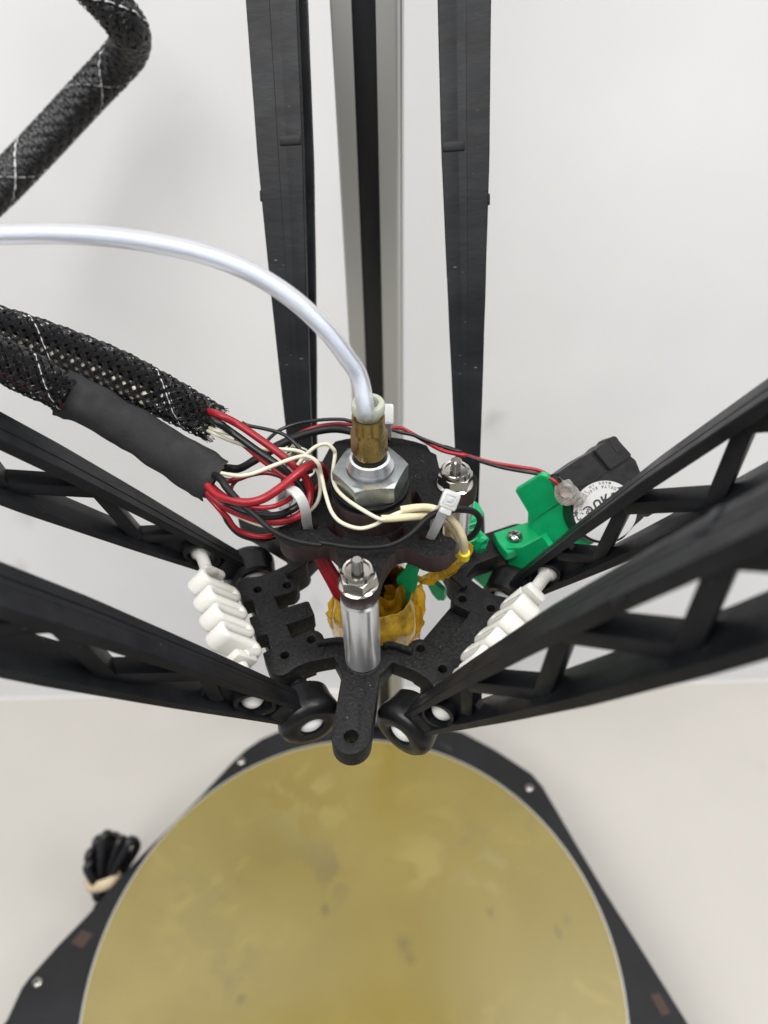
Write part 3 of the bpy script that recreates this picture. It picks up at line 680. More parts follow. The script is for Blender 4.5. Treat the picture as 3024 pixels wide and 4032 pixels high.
# ------------------------------------------------------------------ corrugated tensioners
for s, lb in ((-1, 'white corrugated nylon tensioner linking the two left arms'), (1, 'white corrugated nylon tensioner linking the two right arms')):
    J, X, U, V = AD[(s, -26)]; J2 = AD[(s, 26)][0]
    a = J+X*20; b = J2+X*20; ax = (b-a).normalized(); L_ = (b-a).length
    n_ = X.cross(ax).normalized(); n_ = n_ if n_.z > 0 else -n_
    p_ = n_.cross(ax).normalized(); p_ = p_ if p_.dot(X) > 0 else -p_
    t = thing('arm_tensioner', (a+b)/2, lb, 'tensioner', 'white tensioners between arms')
    for e, sg in ((a, 1), (b, -1)):
        lathe('ball_end', [(0, -3.0)]+[(3.0*sin(pi*i/14), -3.0*cos(pi*i/14)) for i in range(1, 12)]+[(1.75, 3.6), (1.7, 9), (1.8, 11.6), (0, 11.7)], e, M['nylon'], t, ax=ax*sg, seg=24)
    # serpentine: U-turn ribbon
    P = []; pitch = 6.5; n = 4; y0 = -(n*pitch)/2; amp = 5.5
    st = []
    P.append((0, y0-2.0)); side = 1
    for i in range(2*n):
        yc = y0+i*pitch/2
        for k in range(7):
            an = pi*k/6; P.append((side*(amp-1.5+1.5*sin(an)), yc+pitch/4*(1-cos(an))+0))
        side = -side
    P.append((0, y0+n*pitch+1.8))
    C = [((a+b)/2)+p_*x+ax*y for x, y in P]
    # ribbon with height along n
    v = []; f = []; th = 1.25; hh = 3.4
    for i in range(len(C)):
        t_ = (C[min(i+1, len(C)-1)]-C[max(0, i-1)]).normalized(); sd_ = n_.cross(t_).normalized()
        for (q, w) in ((-th*.4, -hh), (th*.4, -hh), (th*.85, -hh+.4), (th, -hh+1.1), (th, hh-1.1), (th*.85, hh-.4), (th*.4, hh), (-th*.4, hh), (-th*.85, hh-.4), (-th, hh-1.1), (-th, -hh+1.1), (-th*.85, -hh+.4)): v.append(C[i]+sd_*q+n_*w)
    for i in range(len(C)-1):
        for q in range(12): f.append((i*12+q, i*12+(q+1) % 12, (i+1)*12+(q+1) % 12, (i+1)*12+q))
    f += [tuple(range(12)), tuple((len(C)-1)*12+q for q in range(12))]
    mesh('corrugated_spring', v, f, M['nylon'], t, smooth=60)
    for yy in (y0-2.4, y0+n*pitch+2.2):
        mesh('end_block', *box_geo((a+b)/2+ax*yy, p_, ax, n_, 7.4, 2.6, 6.2, 1.1), M['nylon'], t)

# ------------------------------------------------------------------ braided sleeves
def braided(name, P, r, label, nstr=12, pitch=30., core=None, seed=0, fil=3, cell=1.0, step=.9, asp=1.0, pale=True, lift_=.24):
    C = catmull(P, 10)
    # resample evenly
    L_ = [0]
    for i in range(1, len(C)): L_.append(L_[-1]+(C[i]-C[i-1]).length)
    tot = L_[-1]; n = max(8, int(tot/step)); Q = []; j = 0
    for i in range(n+1):
        d_ = tot*i/n
        while j < len(L_)-2 and L_[j+1] < d_: j += 1
        t = (d_-L_[j])/max(1e-9, L_[j+1]-L_[j]); Q.append(C[j].lerp(C[j+1], t))
    R = lerp_r(r, n+1); FR = frames(Q)
    t = thing(name, P[0], label, 'cable sleeve')
    rnd = random.Random(seed)
    hw = pi/nstr*.66*cell
    mb = {0: MB(), 1: MB()}
    for fam in (1, -1):
        for k in range(nstr):
            for fi in range(fil):
                v = []; f = []
                offa = (fi-(fil-1)/2)*(2*hw/fil)
                fw = hw/fil*.92*(.7 if (pale and fi == 1 and k == 3 and fam > 0) else 1)
                for i in range(n+1):
                    d_ = tot*i/n; a = fam*(2*pi*d_/pitch)+2*pi*k/nstr+offa+(0.5*pi/nstr if fam < 0 else 0)
                    # over/under weave
                    ph = (2*pi*d_/pitch)*nstr*1.0
                    lift = fam*cos(ph+pi*k)*lift_
                    rr = R[i]+lift
                    T, A, B = FR[i]
                    for da, dr in ((-fw, -.06), (0, .13), (fw, -.06)):
                        v.append(Q[i]+(A*cos(a+da)*asp+B*sin(a+da))*(rr+dr))
                for i in range(n):
                    for q in range(2): f.append((i*3+q, i*3+q+1, (i+1)*3+q+1, (i+1)*3+q))
                white = pale and fi == 1 and ((k == 3 and fam > 0) or (lift_ > .3 and fi == 1 and k == 9 and fam < 0))
                mb[1 if white else 0].add(v, f)
    mb[0].build('braid', M['braid'], t, smooth=80)
    if mb[1].v: mb[1].build('pale_tracer', M['braid_white'], t, smooth=80)
    return t, Q, FR, R
# upper sleeve near the head
PA = [cd(7, *q) for q in ((-500, 170, 190), (-200, 215, 192), (100, 300, 194), (400, 400, 196), (750, 535, 197), (1100, 705, 198), (1300, 810, 199), (1476, 905, 200))]
sA, Q, FR, R = braided('braided_sleeve', PA, [6.1, 6.1, 5.9, 4.9], 'upper braided black cable sleeve with cream wires showing through the mesh', nstr=12, pitch=33, seed=3, cell=.86)
camv = -FW
for k, (a, rr, w, m_, nm) in enumerate(((.3, 3.5, 1.2, 'cream', 'inner_cream_wire'), (.85, 3.5, 1.2, 'cream', 'inner_cream_wire'), (3., 2.6, 1.9, 'black_wire', 'inner_black_wire'), (-.75, 2.5, 1.9, 'black_wire', 'inner_black_wire'), (-2.1, 2.6, 1.9, 'black_wire', 'inner_black_wire'), (1.8, 2.4, 1.7, 'black_wire', 'inner_black_wire'))):
    pts = []
    for i in range(0, int(len(Q)*.80), 4):
        T = FR[i][0]; A = (camv-T*camv.dot(T)).normalized(); B = T.cross(A); pts.append(Q[i]+(A*cos(a)+B*sin(a))*rr*1.25)
    tube(nm, pts, w, M[m_], sA, seg=8, sub=3)
# frayed end
mbf = MB(); rnd = random.Random(5)
for k in range(42):
    a = rnd.uniform(0, 2*pi); T, A, B = FR[-1]; o_ = Q[-1]+(A*cos(a)+B*sin(a))*R[-1]*.97
    e_ = o_+T*rnd.uniform(.4, 2.0)+(A*rnd.uniform(-1, 1)+B*rnd.uniform(-1, 1))*.6
    mbf.add(*tube_geo([o_-T*1.5, o_, e_], .11, seg=4, sub=1))
mbf.build('frayed_ends', M['braid'], sA)
# lower sleeve with tape
PB = [cd(7, *q) for q in ((-400, 330, 184), (-150, 400, 184), (60, 490, 185), (250, 585, 186), (430, 685, 187), (500, 722, 187))]
sB, Q, FR, R = braided('braided_sleeve', PB, [5.2, 5.2, 5.3, 4.2], 'lower braided black cable sleeve running into the black tape', nstr=12, pitch=31, seed=4)
for k, (a, rr, w, m_, nm) in enumerate(((2.6, 2.5, 1.1, 'cream', 'inner_cream_wire'), (1.9, 2.7, 1.3, 'red', 'inner_red_wire'), (.9, 2.3, 1.9, 'black_wire', 'inner_black_wire'), (-.9, 2.3, 2.0, 'black_wire', 'inner_black_wire'), (-2.3, 2.5, 1.6, 'dark_red', 'inner_red_wire'))):
    pts = [Q[i]+(FR[i][1]*cos(a)+FR[i][2]*sin(a))*rr for i in range(0, len(Q), 4)]
    tube(nm, pts, w, M[m_], sB, seg=8, sub=3)
TP = [cd(7, *q) for q in ((425, 690, 187), (560, 745, 187.5), (800, 880, 188), (980, 985, 189), (1200, 1125, 190), (1380, 1235, 191), (1478, 1300, 191.5))]
C = catmull(TP, 10); FR = frames(C); RR_ = lerp_r([5.6, 5.3, 5.0, 5.1, 5.4, 5.6, 5.9], len(C)); v = []; f = []; seg = 40
camv = -FW
for i, c in enumerate(C):
    T = FR[i][0]; A = (camv-T*camv.dot(T)).normalized(); B = T.cross(A)
    for k in range(seg):
        a = 2*pi*k/seg; ca, sa = cos(a), sin(a)
        r = RR_[i]; flat = .46+.16*max(0, 1-i/10)+.06*noise.noise(c*.12)
        end = min(i, len(C)-1-i)
        jag = noise.noise(Vector((k*.9, 3. if i < 5 else 9., 0)))*1.2 if end == 0 else 0
        rr = 1+.09*noise.noise(Vector((i*.16, ca*1.3, sa*1.3)))-.05*max(0, 1-abs(a-pi/2-.7-.3*sin(i*.05))*5)
        v.append(c+(A*ca*flat+B*sa*(1.06 if abs(sa) > .9 else 1.))*r*rr+T*jag)
for i in range(len(C)-1):
    for k in range(seg): k2 = (k+1) % seg; f.append((i*seg+k, i*seg+k2, (i+1)*seg+k2, (i+1)*seg+k))
tw_ = mesh('tape_wrap', v, f, M['tape'], None, smooth=60)
tag(tw_, 'black cloth tape wrapped around the lower cable sleeve', 'tape')
# looped sleeve at the top left, farther away
PC = [cd('t', *q) for q in ((560, -420, 246), (760, -230, 250), (930, -60, 254), (1085, 110, 258), (1205, 290, 264), (1195, 460, 276), (1050, 640, 284), (850, 850, 288), (600, 1120, 290), (300, 1440, 290), (0, 1740, 288), (-400, 2080, 284))]
sC, Q, FR, R = braided('braided_sleeve', PC, [6.6, 6.7, 6.8, 6.8, 6.8, 7.4], 'thick braided black sleeve bending at the top left corner', nstr=17, pitch=50, seed=9, cell=1.25, fil=3, step=.9, lift_=.42)
tube('core', [q for q in Q[::6]], 6.0, M['shrink'], sC, seg=16, sub=2)

# ------------------------------------------------------------------ wires
def wire(name, P, r, m_, label, cat='wire', group=None, seg=12, asp=1., parts=None):
    o = tube(name, P, r, M[m_], None, seg=seg, sub=8, asp=asp)
    return tag(o, label, cat, group)
SA = cd(7, 1405, 872, 199.4); SB = cd(7, 1425, 1266, 191.3)
def W2(pts): return [((SA if p[0] == 'A' else SB)+RT*p[1]+UP*p[2]) if isinstance(p[0], str) else cz(2, *p) for p in pts]
def W1(pts): return [cz(1, *p) for p in pts]
wire('red_wire', W2((('A', 0, 2.2), (270, 200, -118), (450, 290, -120), (640, 420, -122), (820, 550, -124), (980, 690, -127), (1085, 800, -130), (1115, 920, -133), (1085, 1060, -135), (990, 1150, -136), (850, 1190, -136), (650, 1180, -135), (420, 1100, -133), (260, 1010, -131), ('B', -1.5, -2.5))), 1.0, 'red', 'thick red wire from the upper braided sleeve curving round under the cable tie')
wire('black_wire', W2((('A', .3, 0), (230, 255, -119), (400, 370, -122), (600, 515, -124), (800, 655, -126), (935, 770, -129), (1035, 890, -132), (1040, 1000, -134), (950, 1080, -134), (800, 1135, -134), (600, 1130, -133), (400, 1060, -132), (280, 1010, -131), ('B', -1, -1.6))), .95, 'black_wire', 'thick black wire beside the thick red wire from the upper sleeve')
wire('red_wire', W2((('B', -1.2, -.6), (230, 935, -128.5), (350, 985, -128), (520, 1015, -127.5), (680, 980, -126.5), (850, 870, -125.5), (1000, 745, -124.5), (1130, 660, -125), (1225, 690, -129), (1250, 790, -134), (1190, 890, -138))), 1.05, 'red', 'bright red wire sweeping up over the bundle beside the large nut')
wire('dark_red_wire', W2(((420, 420, -126), (520, 500, -127), (650, 610, -127.5), (790, 710, -128), (910, 800, -129), (965, 880, -129.5), (955, 950, -130), (880, 1010, -129.5), (740, 1060, -128.5), (570, 1055, -128.5), (400, 1000, -129), (250, 900, -129.5), ('B', -.6, 0))), .62, 'red', 'thin red wire looping back inside the bundle to the tape')
wire('dark_red_wire', W2((('B', 0, 1.0), (330, 810, -131), (430, 800, -131), (560, 755, -131), (700, 735, -131), (840, 770, -131.5), (930, 850, -133), (950, 960, -135))), .72, 'dark_red', 'dark red wire arching above the gap in the bundle')
wire('dark_red_wire', W2(((640, 740, -133), (560, 760, -133), (450, 800, -133), (390, 860, -133), (385, 930, -133), (440, 985, -133))), .5, 'dark_red', 'short dark red loop at the left of the gap in the bundle')
wire('heat_shrink_cable', W2((('B', .8, 2.0), (340, 695, -132), (450, 700, -133), (560, 645, -134), (700, 555, -134), (850, 470, -134), (1000, 400, -133.5), (1200, 345, -133.5), (1350, 330, -134), (1500, 352, -134.5), (1640, 400, -135))), [1.1, 1.1, 1.05, 1.3, 1.1, 1.15, 1.1, 1.2], 'shrink', 'black heat-shrink cable bending behind the brass fitting', asp=1.)
wire('fan_wire_red', W2(((780, 520, -135), (830, 480, -135), (950, 405, -135), (1150, 315, -135), (1350, 282, -135), (1500, 290, -135)))+W1(((800, 435, -135), (900, 440, -135), (1000, 490, -136), (1150, 580, -137), (1300, 655, -137), (1500, 695, -138)))+[cz(3, *p) for p in ((0, 215, -139), (150, 262, -141), (350, 318, -144), (550, 350, -146), (680, 372, -147), (760, 412, -148), (810, 455, -150), (830, 480, -152))], .55, 'red', 'thin red wire running behind the fitting to the small fan')
wire('fan_wire_black', W2(((700, 460, -133), (760, 395, -133), (850, 332, -133), (1000, 280, -133), (1200, 247, -133), (1400, 240, -133), (1520, 262, -133)))+W1(((790, 450, -133.5), (900, 482, -134), (1010, 505, -135), (1150, 560, -136), (1300, 615, -137), (1450, 660, -137.5)))+[cz(3, *p) for p in ((0, 200, -139), (200, 285, -141.5), (400, 348, -144.5), (600, 386, -146.5), (760, 412, -147.5), (840, 440, -149), (865, 470, -151))], .5, 'black_wire', 'thin black wire running behind the fitting to the small fan')
wire('black_wire', W2(((480, 270, -125), (540, 298, -126), (700, 330, -127), (850, 372, -128), (950, 440, -129), (1045, 545, -131))), .5, 'black_wire', 'thin black wire above the thick red wire, left of the fitting')
WA = W2((('B', .5, 1.4), (300, 744, -126.5), (450, 767, -125), (600, 740, -124), (800, 662, -123), (1000, 592, -122), (1110, 590, -122), (1190, 650, -123)))+W1(((150, 860, -126.5), (168, 940, -128), (195, 1060, -130), (250, 1220, -131.5), (340, 1320, -132.5), (500, 1375, -133), (640, 1348, -132.5), (780, 1272, -131.5), (905, 1220, -131), (980, 1200, -131)))
wire('white_wire', WA, .5, 'cream', 'cream wire from the tape dipping in front of the large nut')
WB = W2((('A', -.5, -2.4), (220, 370, -122), (350, 430, -124), (500, 480, -126), (700, 520, -126.5), (850, 520, -126), (980, 530, -126), (1080, 570, -127), (1150, 650, -128.5), (1200, 760, -130), (1212, 900, -133), (1180, 1020, -135.5), (1100, 1105, -137), (990, 1165, -137), (850, 1220, -137), (740, 1238, -137), (600, 1210, -136), (400, 1120, -134), (200, 1000, -132), ('B', -2, -3)))
wire('white_wire', WB, .5, 'cream', 'cream wire looping from the upper sleeve under the bundle to the tape')
WC = W2(((1000, 670, -126), (1050, 600, -125), (1100, 550, -124), (1180, 490, -123.5), (1270, 472, -124), (1335, 520, -125.5)))+W1(((282, 690, -127), (268, 800, -128.5), (262, 900, -128.5), (300, 1010, -128.5), (400, 1110, -128.5), (550, 1210, -129), (690, 1285, -130.5), (760, 1292, -131)))
wire('white_wire', WC, .5, 'cream', 'cream wire hugging the left side of the large nut')
wire('white_wire', W2((('A', 0, -1.6), (230, 340, -121), (330, 370, -122), (450, 400, -124))), .42, 'cream', 'short pale wire just below the end of the upper sleeve')
cs1 = W1(((895, 1205, -131), (1050, 1183, -131), (1190, 1190, -132), (1320, 1255, -134), (1425, 1365, -137.5), (1480, 1480, -141), (1490, 1590, -146), (1480, 1660, -150)))
wire('wire_sleeve', cs1, 1.0, 'cream_sleeve', 'cream insulating sleeve bending down over the right lobe, ending in yellow tape', 'sleeving')
wire('wire_sleeve', W1(((715, 1287, -131), (850, 1280, -131.5), (1000, 1268, -132.5), (1150, 1262, -134), (1290, 1310, -137.5), (1400, 1400, -140.5), (1450, 1500, -144))), .95, 'cream_sleeve', 'lower cream insulating sleeve under the white cable tie', 'sleeving')
wire('yellow_collar', W1(((1491, 1600, -146.0), (1487, 1650, -148.6))), 1.45, 'yellow_tape', 'bright yellow tape band around the end of the cream sleeve', 'tape')
BH = W2((('B', .8, .8), (285, 800, -125.5), (340, 880, -126), (450, 1005, -128), (600, 1135, -130), (760, 1275, -132), (950, 1365, -134), (1200, 1412, -135)))+W1(((150, 1508, -135), (450, 1552, -135), (700, 1548, -135), (850, 1512, -135), (965, 1448, -134), (1060, 1365, -133), (1170, 1265, -131.5), (1310, 1210, -131), (1460, 1198, -132), (1580, 1222, -134), (1635, 1300, -136.5), (1600, 1400, -140), (1530, 1470, -144)))
wire('black_heat_shrink_wire', BH, [.95, 1.0, .95, .8, .68, .62, .6, .6, .62, .66, .8, .92, .9, .8, .8, .8], 'shrink', 'long black sleeved wire crossing the front of the plate and looping round the right nut', asp=1.)
wire('red_wire', W2((('B', -1.8, -2.2), (250, 1060, -132), (345, 1150, -134), (400, 1232, -136), (480, 1293, -138), (600, 1330, -139.5), (720, 1333, -141), (800, 1300, -143))), .62, 'red', 'red wire drooping below the bundle at the left lobe')
wire('black_wire', W2((('B', -2, -2.8), (290, 1110, -133.5), (345, 1205, -135.5), (430, 1300, -138), (540, 1350, -140), (680, 1370, -142), (780, 1350, -144))), .55, 'black_wire', 'lowest black wire drooping outside the red one at the left lobe')
wire('red_cable', [cz(4, *p) for p in ((270, 90, -146), (330, 190, -150), (390, 290, -154), (450, 390, -158), (500, 480, -162))], [1.7, 2.0, 2.2, 2.4], 'red', 'fat red silicone cable going down behind the front post')

# ------------------------------------------------------------------ cable ties
def strap(P, w, th, parent, name='strap', wdir=None):
    C = catmull(P, 8); v = []; f = []
    for i, c in enumerate(C):
        t = (C[min(i+1, len(C)-1)]-C[max(i-1, 0)]).normalized()
        a = Vector(wdir); a = (a-t*a.dot(t)).normalized(); b = t.cross(a)
        for x, y in ((-w, -th), (w, -th), (w, th), (w*.6, th*1.0), (w*.55, th*.5), (-w*.55, th*.5), (-w*.6, th), (-w, th)): v.append(c+a*x+b*y)
    n = 8
    for i in range(len(C)-1):
        for q in range(n): f.append((i*n+q, i*n+(q+1) % n, (i+1)*n+(q+1) % n, (i+1)*n+q))
    f += [tuple(range(n)), tuple((len(C)-1)*n+q for q in range(n))]
    return mesh(name, v, f, M['tie'], parent, smooth=30)
def tie_head(c, X, Y, Zv, parent, s=4.2):
    X = Vector(X).normalized(); Y = (Vector(Y)-X*Vector(Y).dot(X)).normalized(); Zv = X.cross(Y)
    m_ = MB()
    m_.add(*box_geo(c-Zv*.2, X, Y, Zv, s, s*1.05, 2.6, .85))
    for q, sx, sy in ((X*1.25, .3, 2.3), (-X*1.25, .3, 2.3), (Y*1.15, 2.2, .3), (-Y*1.15, 2.2, .3)): m_.add(*box_geo(c+q+Zv*1.08, X, Y, Zv, sx, sy, .35, .1))
    m_.add(*box_geo(c+Zv*1.1+Y*.15, X, Y, Zv, 1.3, 1.2, .7, .22))
    m_.add(*box_geo(c-Y*(s*.5+.5), X, Y, Zv, 2.9, 1.8, 1.6, .5))
    return m_.build('tie_head', M['tie'], parent)
GT = 'white cable ties'
t1 = thing('cable_tie', cz(2, 1090, 1250, -139), 'clear white cable tie looped over the red and black wire bundle on the left lobe', 'cable tie', GT)
strap([cz(2, 1100, 1262, -140.5), cz(2, 1085, 1200, -136.5), cz(2, 1075, 1110, -131.5), cz(2, 1045, 1010, -128), cz(2, 985, 925, -126.5), cz(2, 920, 890, -127), cz(2, 870, 900, -130), cz(2, 850, 960, -134), cz(2, 870, 1060, -140)], 1.2, .45, t1, wdir=cz(2, 1100, 1040, -130)-cz(2, 1010, 1065, -130))
tie_head(cz(2, 875, 950, -135), RT, UP, camv, t1)
t2 = thing('cable_tie', cz(1, 1180, 1460, -139), 'white cable tie standing up on the right lobe, head uppermost', 'cable tie', GT)
a = cz(1, 1172, 1465, -140.5); b = cz(1, 1310, 1185, -127.5)
strap([a, a.lerp(b, .35)+Vector((0, -.3, .3)), a.lerp(b, .7)+Vector((0, -.2, .2)), b], 1.15, .45, t2, wdir=RT*.92-UP*.40)
tie_head(cz(1, 1352, 1112, -124.6), RT*.93-UP*.36, UP, camv, t2, 4.3)
strap([a+Vector((1, 1.6, 0)), cz(1, 1240, 1330, -133)+Vector((0, 3, 0)), b+Vector((.5, 2.5, -1))], 1.15, .45, t2, 'strap_back', wdir=RT)
t3 = thing('cable_tie', cz(1, 770, 380, -128), 'white cable tie half hidden behind the brass fitting', 'cable tie', GT)
mesh('tie_head', *box_geo(cz(1, 752, 315, -121), RT, UP, camv, 4.4, 5.4, 3.4, .9), M['tie'], t3)
strap([cz(1, 760, 370, -121), cz(1, 765, 430, -126), cz(1, 770, 500, -132), cz(1, 765, 540, -139)], 1.1, .45, t3, wdir=RT)

# ------------------------------------------------------------------ heater wrapped in amber film
hb = thing('heater_bundle', ep(2, 1, -182), 'heater block wrapped in crumpled amber film under the plate, behind the front post', 'heater')
def crumple(name, c, rad, mt, seed, parent, amp=.22, sub=3, flat=True):
    bm = bmesh.new(); bmesh.ops.create_icosphere(bm, subdivisions=sub, radius=1)
    v = []
    for q in bm.verts:
        p = q.co.copy(); k = 1+amp*noise.noise(p*1.3+Vector((seed, 0, 0)))*1.6+amp*.6*(abs(noise.noise(Vector((p.x*3.5, p.y*3.5, p.z*1.2))+Vector((0, seed, 0))))-.2)
        v.append(Vector(c)+Vector((p.x*rad[0], p.y*rad[1], p.z*rad[2]))*k)
    bm.verts.index_update(); f = [tuple(x.index for x in g.verts) for g in bm.faces]; bm.free()
    return mesh(name, v, f, mt, parent, smooth=(0 if flat else 28))
crumple('inner_block', ep(2, 0, -174), (6, 6, 9), M['shrink'], 2., hb)
def wrap_drum(name, c, prof, mt, seed, th=.35, seg=150, fold=.6, a0=0, a1=2*pi):
    rows = 26; v = []; f = []
    n = len(prof)
    full = abs(a1-a0-2*pi) < 1e-3; cols = seg if full else seg+1
    for ins in (0, 1):
        for i in range(rows+1):
            t = i/rows*(n-1); j = min(int(t), n-2); u = t-j
            R0 = prof[j][0]*(1-u)+prof[j+1][0]*u; z = prof[j][1]*(1-u)+prof[j+1][1]*u
            for k in range(cols):
                a = a0+(a1-a0)*k/seg; p = Vector((cos(a)*2.2, sin(a)*2.2, z*.07))
                g = abs(noise.noise(p*1.3+Vector((seed, 0, z*.03))))*2-.5
                g2 = abs(noise.noise(Vector((cos(a)*2.4, sin(a)*2.4, z*.10+a))+Vector((0, seed, 0))))
                rr = R0+fold*g+fold*.7*g2-ins*th
                zz = z+(2.4*noise.noise(Vector((cos(a)*1.3, sin(a)*1.3, seed)))+.3*noise.noise(Vector((cos(a)*4, sin(a)*4, seed))) if i > rows*.55 else 0)*(i/rows)
                v.append(Vector(c)+Vector((rr*cos(a), rr*sin(a), zz)))
    m0 = (rows+1)*cols
    for i in range(rows):
        for k in range(cols if full else cols-1):
            k2 = (k+1) % cols; q = (i*cols+k, i*cols+k2, (i+1)*cols+k2, (i+1)*cols+k); f.append(q); f.append(tuple(x+m0 for x in q[::-1]))
    for k in range(cols if full else cols-1):
        k2 = (k+1) % cols; f.append((rows*cols+k, rows*cols+k2, m0+rows*cols+k2, m0+rows*cols+k)); f.append((k, m0+k, m0+k2, k2))
    if not full:
        for i in range(rows):
            for k in (0, cols-1): f.append((i*cols+k, (i+1)*cols+k, m0+(i+1)*cols+k, m0+i*cols+k))
    return mesh(name, v, f, mt, hb, smooth=32)
HC = cz(4, 785, 650, -174); HC = Vector((HC.x, HC.y, 0))
wrap_drum('film_wrap', HC, [(.6, -188), (7, -187), (11.5, -183.5), (12.6, -177), (12.0, -170), (10.5, -163.5)], M['kapton_paper'], 3.3)
wrap_drum('inner_film', HC+Vector((1.0, 1.0, 0)), [(8.5, -184), (9.0, -176), (8.2, -168), (7.0, -160)], M['kapton'], 7.1, .3, 110, 1.0)
wrap_drum('film_cuff', HC+Vector((.3, .5, 0)), [(11.0, -186), (12.8, -183), (13.2, -179)], M['kapton'], 12.2, .3, 150, 1.1)
def sheet(name, P, mt, parent, th=.25, sub=3, amp=.0, seed=0.):
    """P: grid rows of points -> smooth sheet with thickness"""
    rows = [catmull(r, sub) for r in P]; cols = [catmull([r[j] for r in rows], sub) for j in range(len(rows[0]))]
    nc = len(cols); nr = len(cols[0]); v = []; f = []
    for j in range(nc):
        for i in range(nr):
            p = cols[j][i]; p = p+Vector((noise.noise(p*.5+Vector((seed, 0, 0))), noise.noise(p*.5+Vector((9, seed, 0))), noise.noise(p*.5+Vector((0, 5, seed)))))*amp
            v.append(p)
    n0 = len(v); g = lambda j, i: j*nr+i
    nrm = []
    for j in range(nc):
        for i in range(nr):
            a = v[g(min(j+1, nc-1), i)]-v[g(max(j-1, 0), i)]; b = v[g(j, min(i+1, nr-1))]-v[g(j, max(i-1, 0))]; n = a.cross(b); n = n.normalized() if n.length > 1e-9 else Vector((0, 0, 1)); nrm.append(n)
    v = v+[p-n*th for p, n in zip(v, nrm)]
    for j in range(nc-1):
        for i in range(nr-1):
            f.append((g(j, i), g(j+1, i), g(j+1, i+1), g(j, i+1))); f.append(tuple(n0+k for k in (g(j, i), g(j, i+1), g(j+1, i+1), g(j+1, i))))
    bd_ = [g(j, 0) for j in range(nc)]+[g(nc-1, i) for i in range(1, nr)]+[g(j, nr-1) for j in range(nc-2, -1, -1)]+[g(0, i) for i in range(nr-2, 0, -1)]
    for k in range(len(bd_)): a, b = bd_[k], bd_[(k+1) % len(bd_)]; f.append((a, b, b+n0, a+n0))
    return mesh(name, v, f, mt, parent, smooth=35)
sheet('film_flap', [[cz(4, 440, 470, -163), cz(4, 385, 640, -172), cz(4, 420, 780, -178), cz(4, 470, 850, -181)], [cz(4, 480, 560, -164), cz(4, 500, 680, -171), cz(4, 510, 800, -176), cz(4, 520, 880, -180)]], M['kapton'], hb, .25, 5, 1.1, 2.)
sheet('film_flap', [[cz(4, 1165, 400, -163), cz(4, 1195, 600, -170), cz(4, 1150, 780, -176), cz(4, 1055, 920, -180)], [cz(4, 1090, 440, -162), cz(4, 1080, 620, -169), cz(4, 1000, 780, -174), cz(4, 900, 900, -178)]], M['kapton'], hb, .25, 5, 1.2, 4.)
sheet('film_flap', [[cz(4, 860, 430, -160), cz(4, 850, 600, -168), cz(4, 840, 740, -172)], [cz(4, 940, 430, -160), cz(4, 960, 600, -168), cz(4, 930, 760, -172)]], M['kapton'], hb, .25, 5, 1.0, 6.)
# amber film tail leading up to the sleeve
at_ = thing('amber_tape', cz(4, 1300, 330, -158), 'crumpled amber film tape running from the cream sleeve down under the right lobe', 'tape')
sheet('tape_strip', [[cz(4, 1120, 350, -160), cz(4, 1250, 315, -158), cz(4, 1370, 280, -155), cz(4, 1470, 200, -152), cz(4, 1545, 90, -149)],
                     [cz(4, 1130, 400, -164), cz(4, 1260, 400, -163), cz(4, 1390, 340, -160), cz(4, 1500, 240, -156), cz(4, 1578, 140, -152)]], M['amber_bright'], at_, .3, 5, 1.0, 3.)
sheet('tape_strip', [[cz(4, 1180, 330, -163), cz(4, 1300, 300, -160), cz(4, 1420, 240, -157), cz(4, 1530, 130, -153)],
                     [cz(4, 1160, 390, -166), cz(4, 1300, 375, -165), cz(4, 1430, 310, -161), cz(4, 1550, 180, -155)]], M['amber_bright'], at_, .3, 5, 1.2, 7.)
sheet('tape_strip', [[cz(4, 1440, 180, -152), cz(4, 1500, 110, -149.5), cz(4, 1545, 60, -148)],
                     [cz(4, 1460, 235, -154), cz(4, 1535, 165, -151.5), cz(4, 1592, 105, -149)]], M['amber_bright'], at_, .25, 5, .5, 5.)
# green curled strip in front of the heater
gs = thing('green_strip', cz(4, 1050, 400, -158), 'curled green plastic strip hanging between the plate and the amber heater', 'plastic strip')
sheet('strip', [[cz(4, 1085, 215, -150), cz(4, 1020, 300, -154), cz(4, 960, 380, -158), cz(4, 1000, 480, -164), cz(4, 1035, 600, -170)],
                [cz(4, 1155, 255, -152), cz(4, 1135, 330, -155), cz(4, 1125, 420, -160), cz(4, 1090, 520, -166), cz(4, 1045, 610, -171)]], M['green'], gs, .8, 4, .3, 1.)

# ------------------------------------------------------------------ green fan bracket
gb = thing('fan_bracket', ep(*rot2(45, 0, 120), -170), 'folded bright green printed bracket screwed to the right tab, carrying the fan', 'bracket')
def polyslab(name, P, mt, parent, th, nrm=None):
    P = [Vector(p) for p in P]; n = Vector()
    for i in range(len(P)): n += (P[i]).cross(P[(i+1) % len(P)])
    n = nrm or n.normalized()
    if n.dot(camv) < 0: n = -n
    k = len(P); v = P+[p-n*th for p in P]
    f = [tuple(range(k)), tuple(range(2*k-1, k-1, -1))]+[(i, (i+1) % k, k+(i+1) % k, k+i) for i in range(k)]
    bm = bmesh.new(); vs = [bm.verts.new(q) for q in v]
    for q in f: bm.faces.new([vs[i] for i in q])
    bmesh.ops.recalc_face_normals(bm, faces=bm.faces)
    bmesh.ops.bevel(bm, geom=list(bm.edges), offset=min(.18, th*.2), segments=2, affect='EDGES')
    bm.verts.index_update(); V = [q.co.copy() for q in bm.verts]; Fc = [tuple(q.index for q in g.verts) for g in bm.faces]; bm.free()
    return mesh(name, V, Fc, mt, parent, smooth=30)
q3 = lambda x, y, z: cz(3, x, y, z)
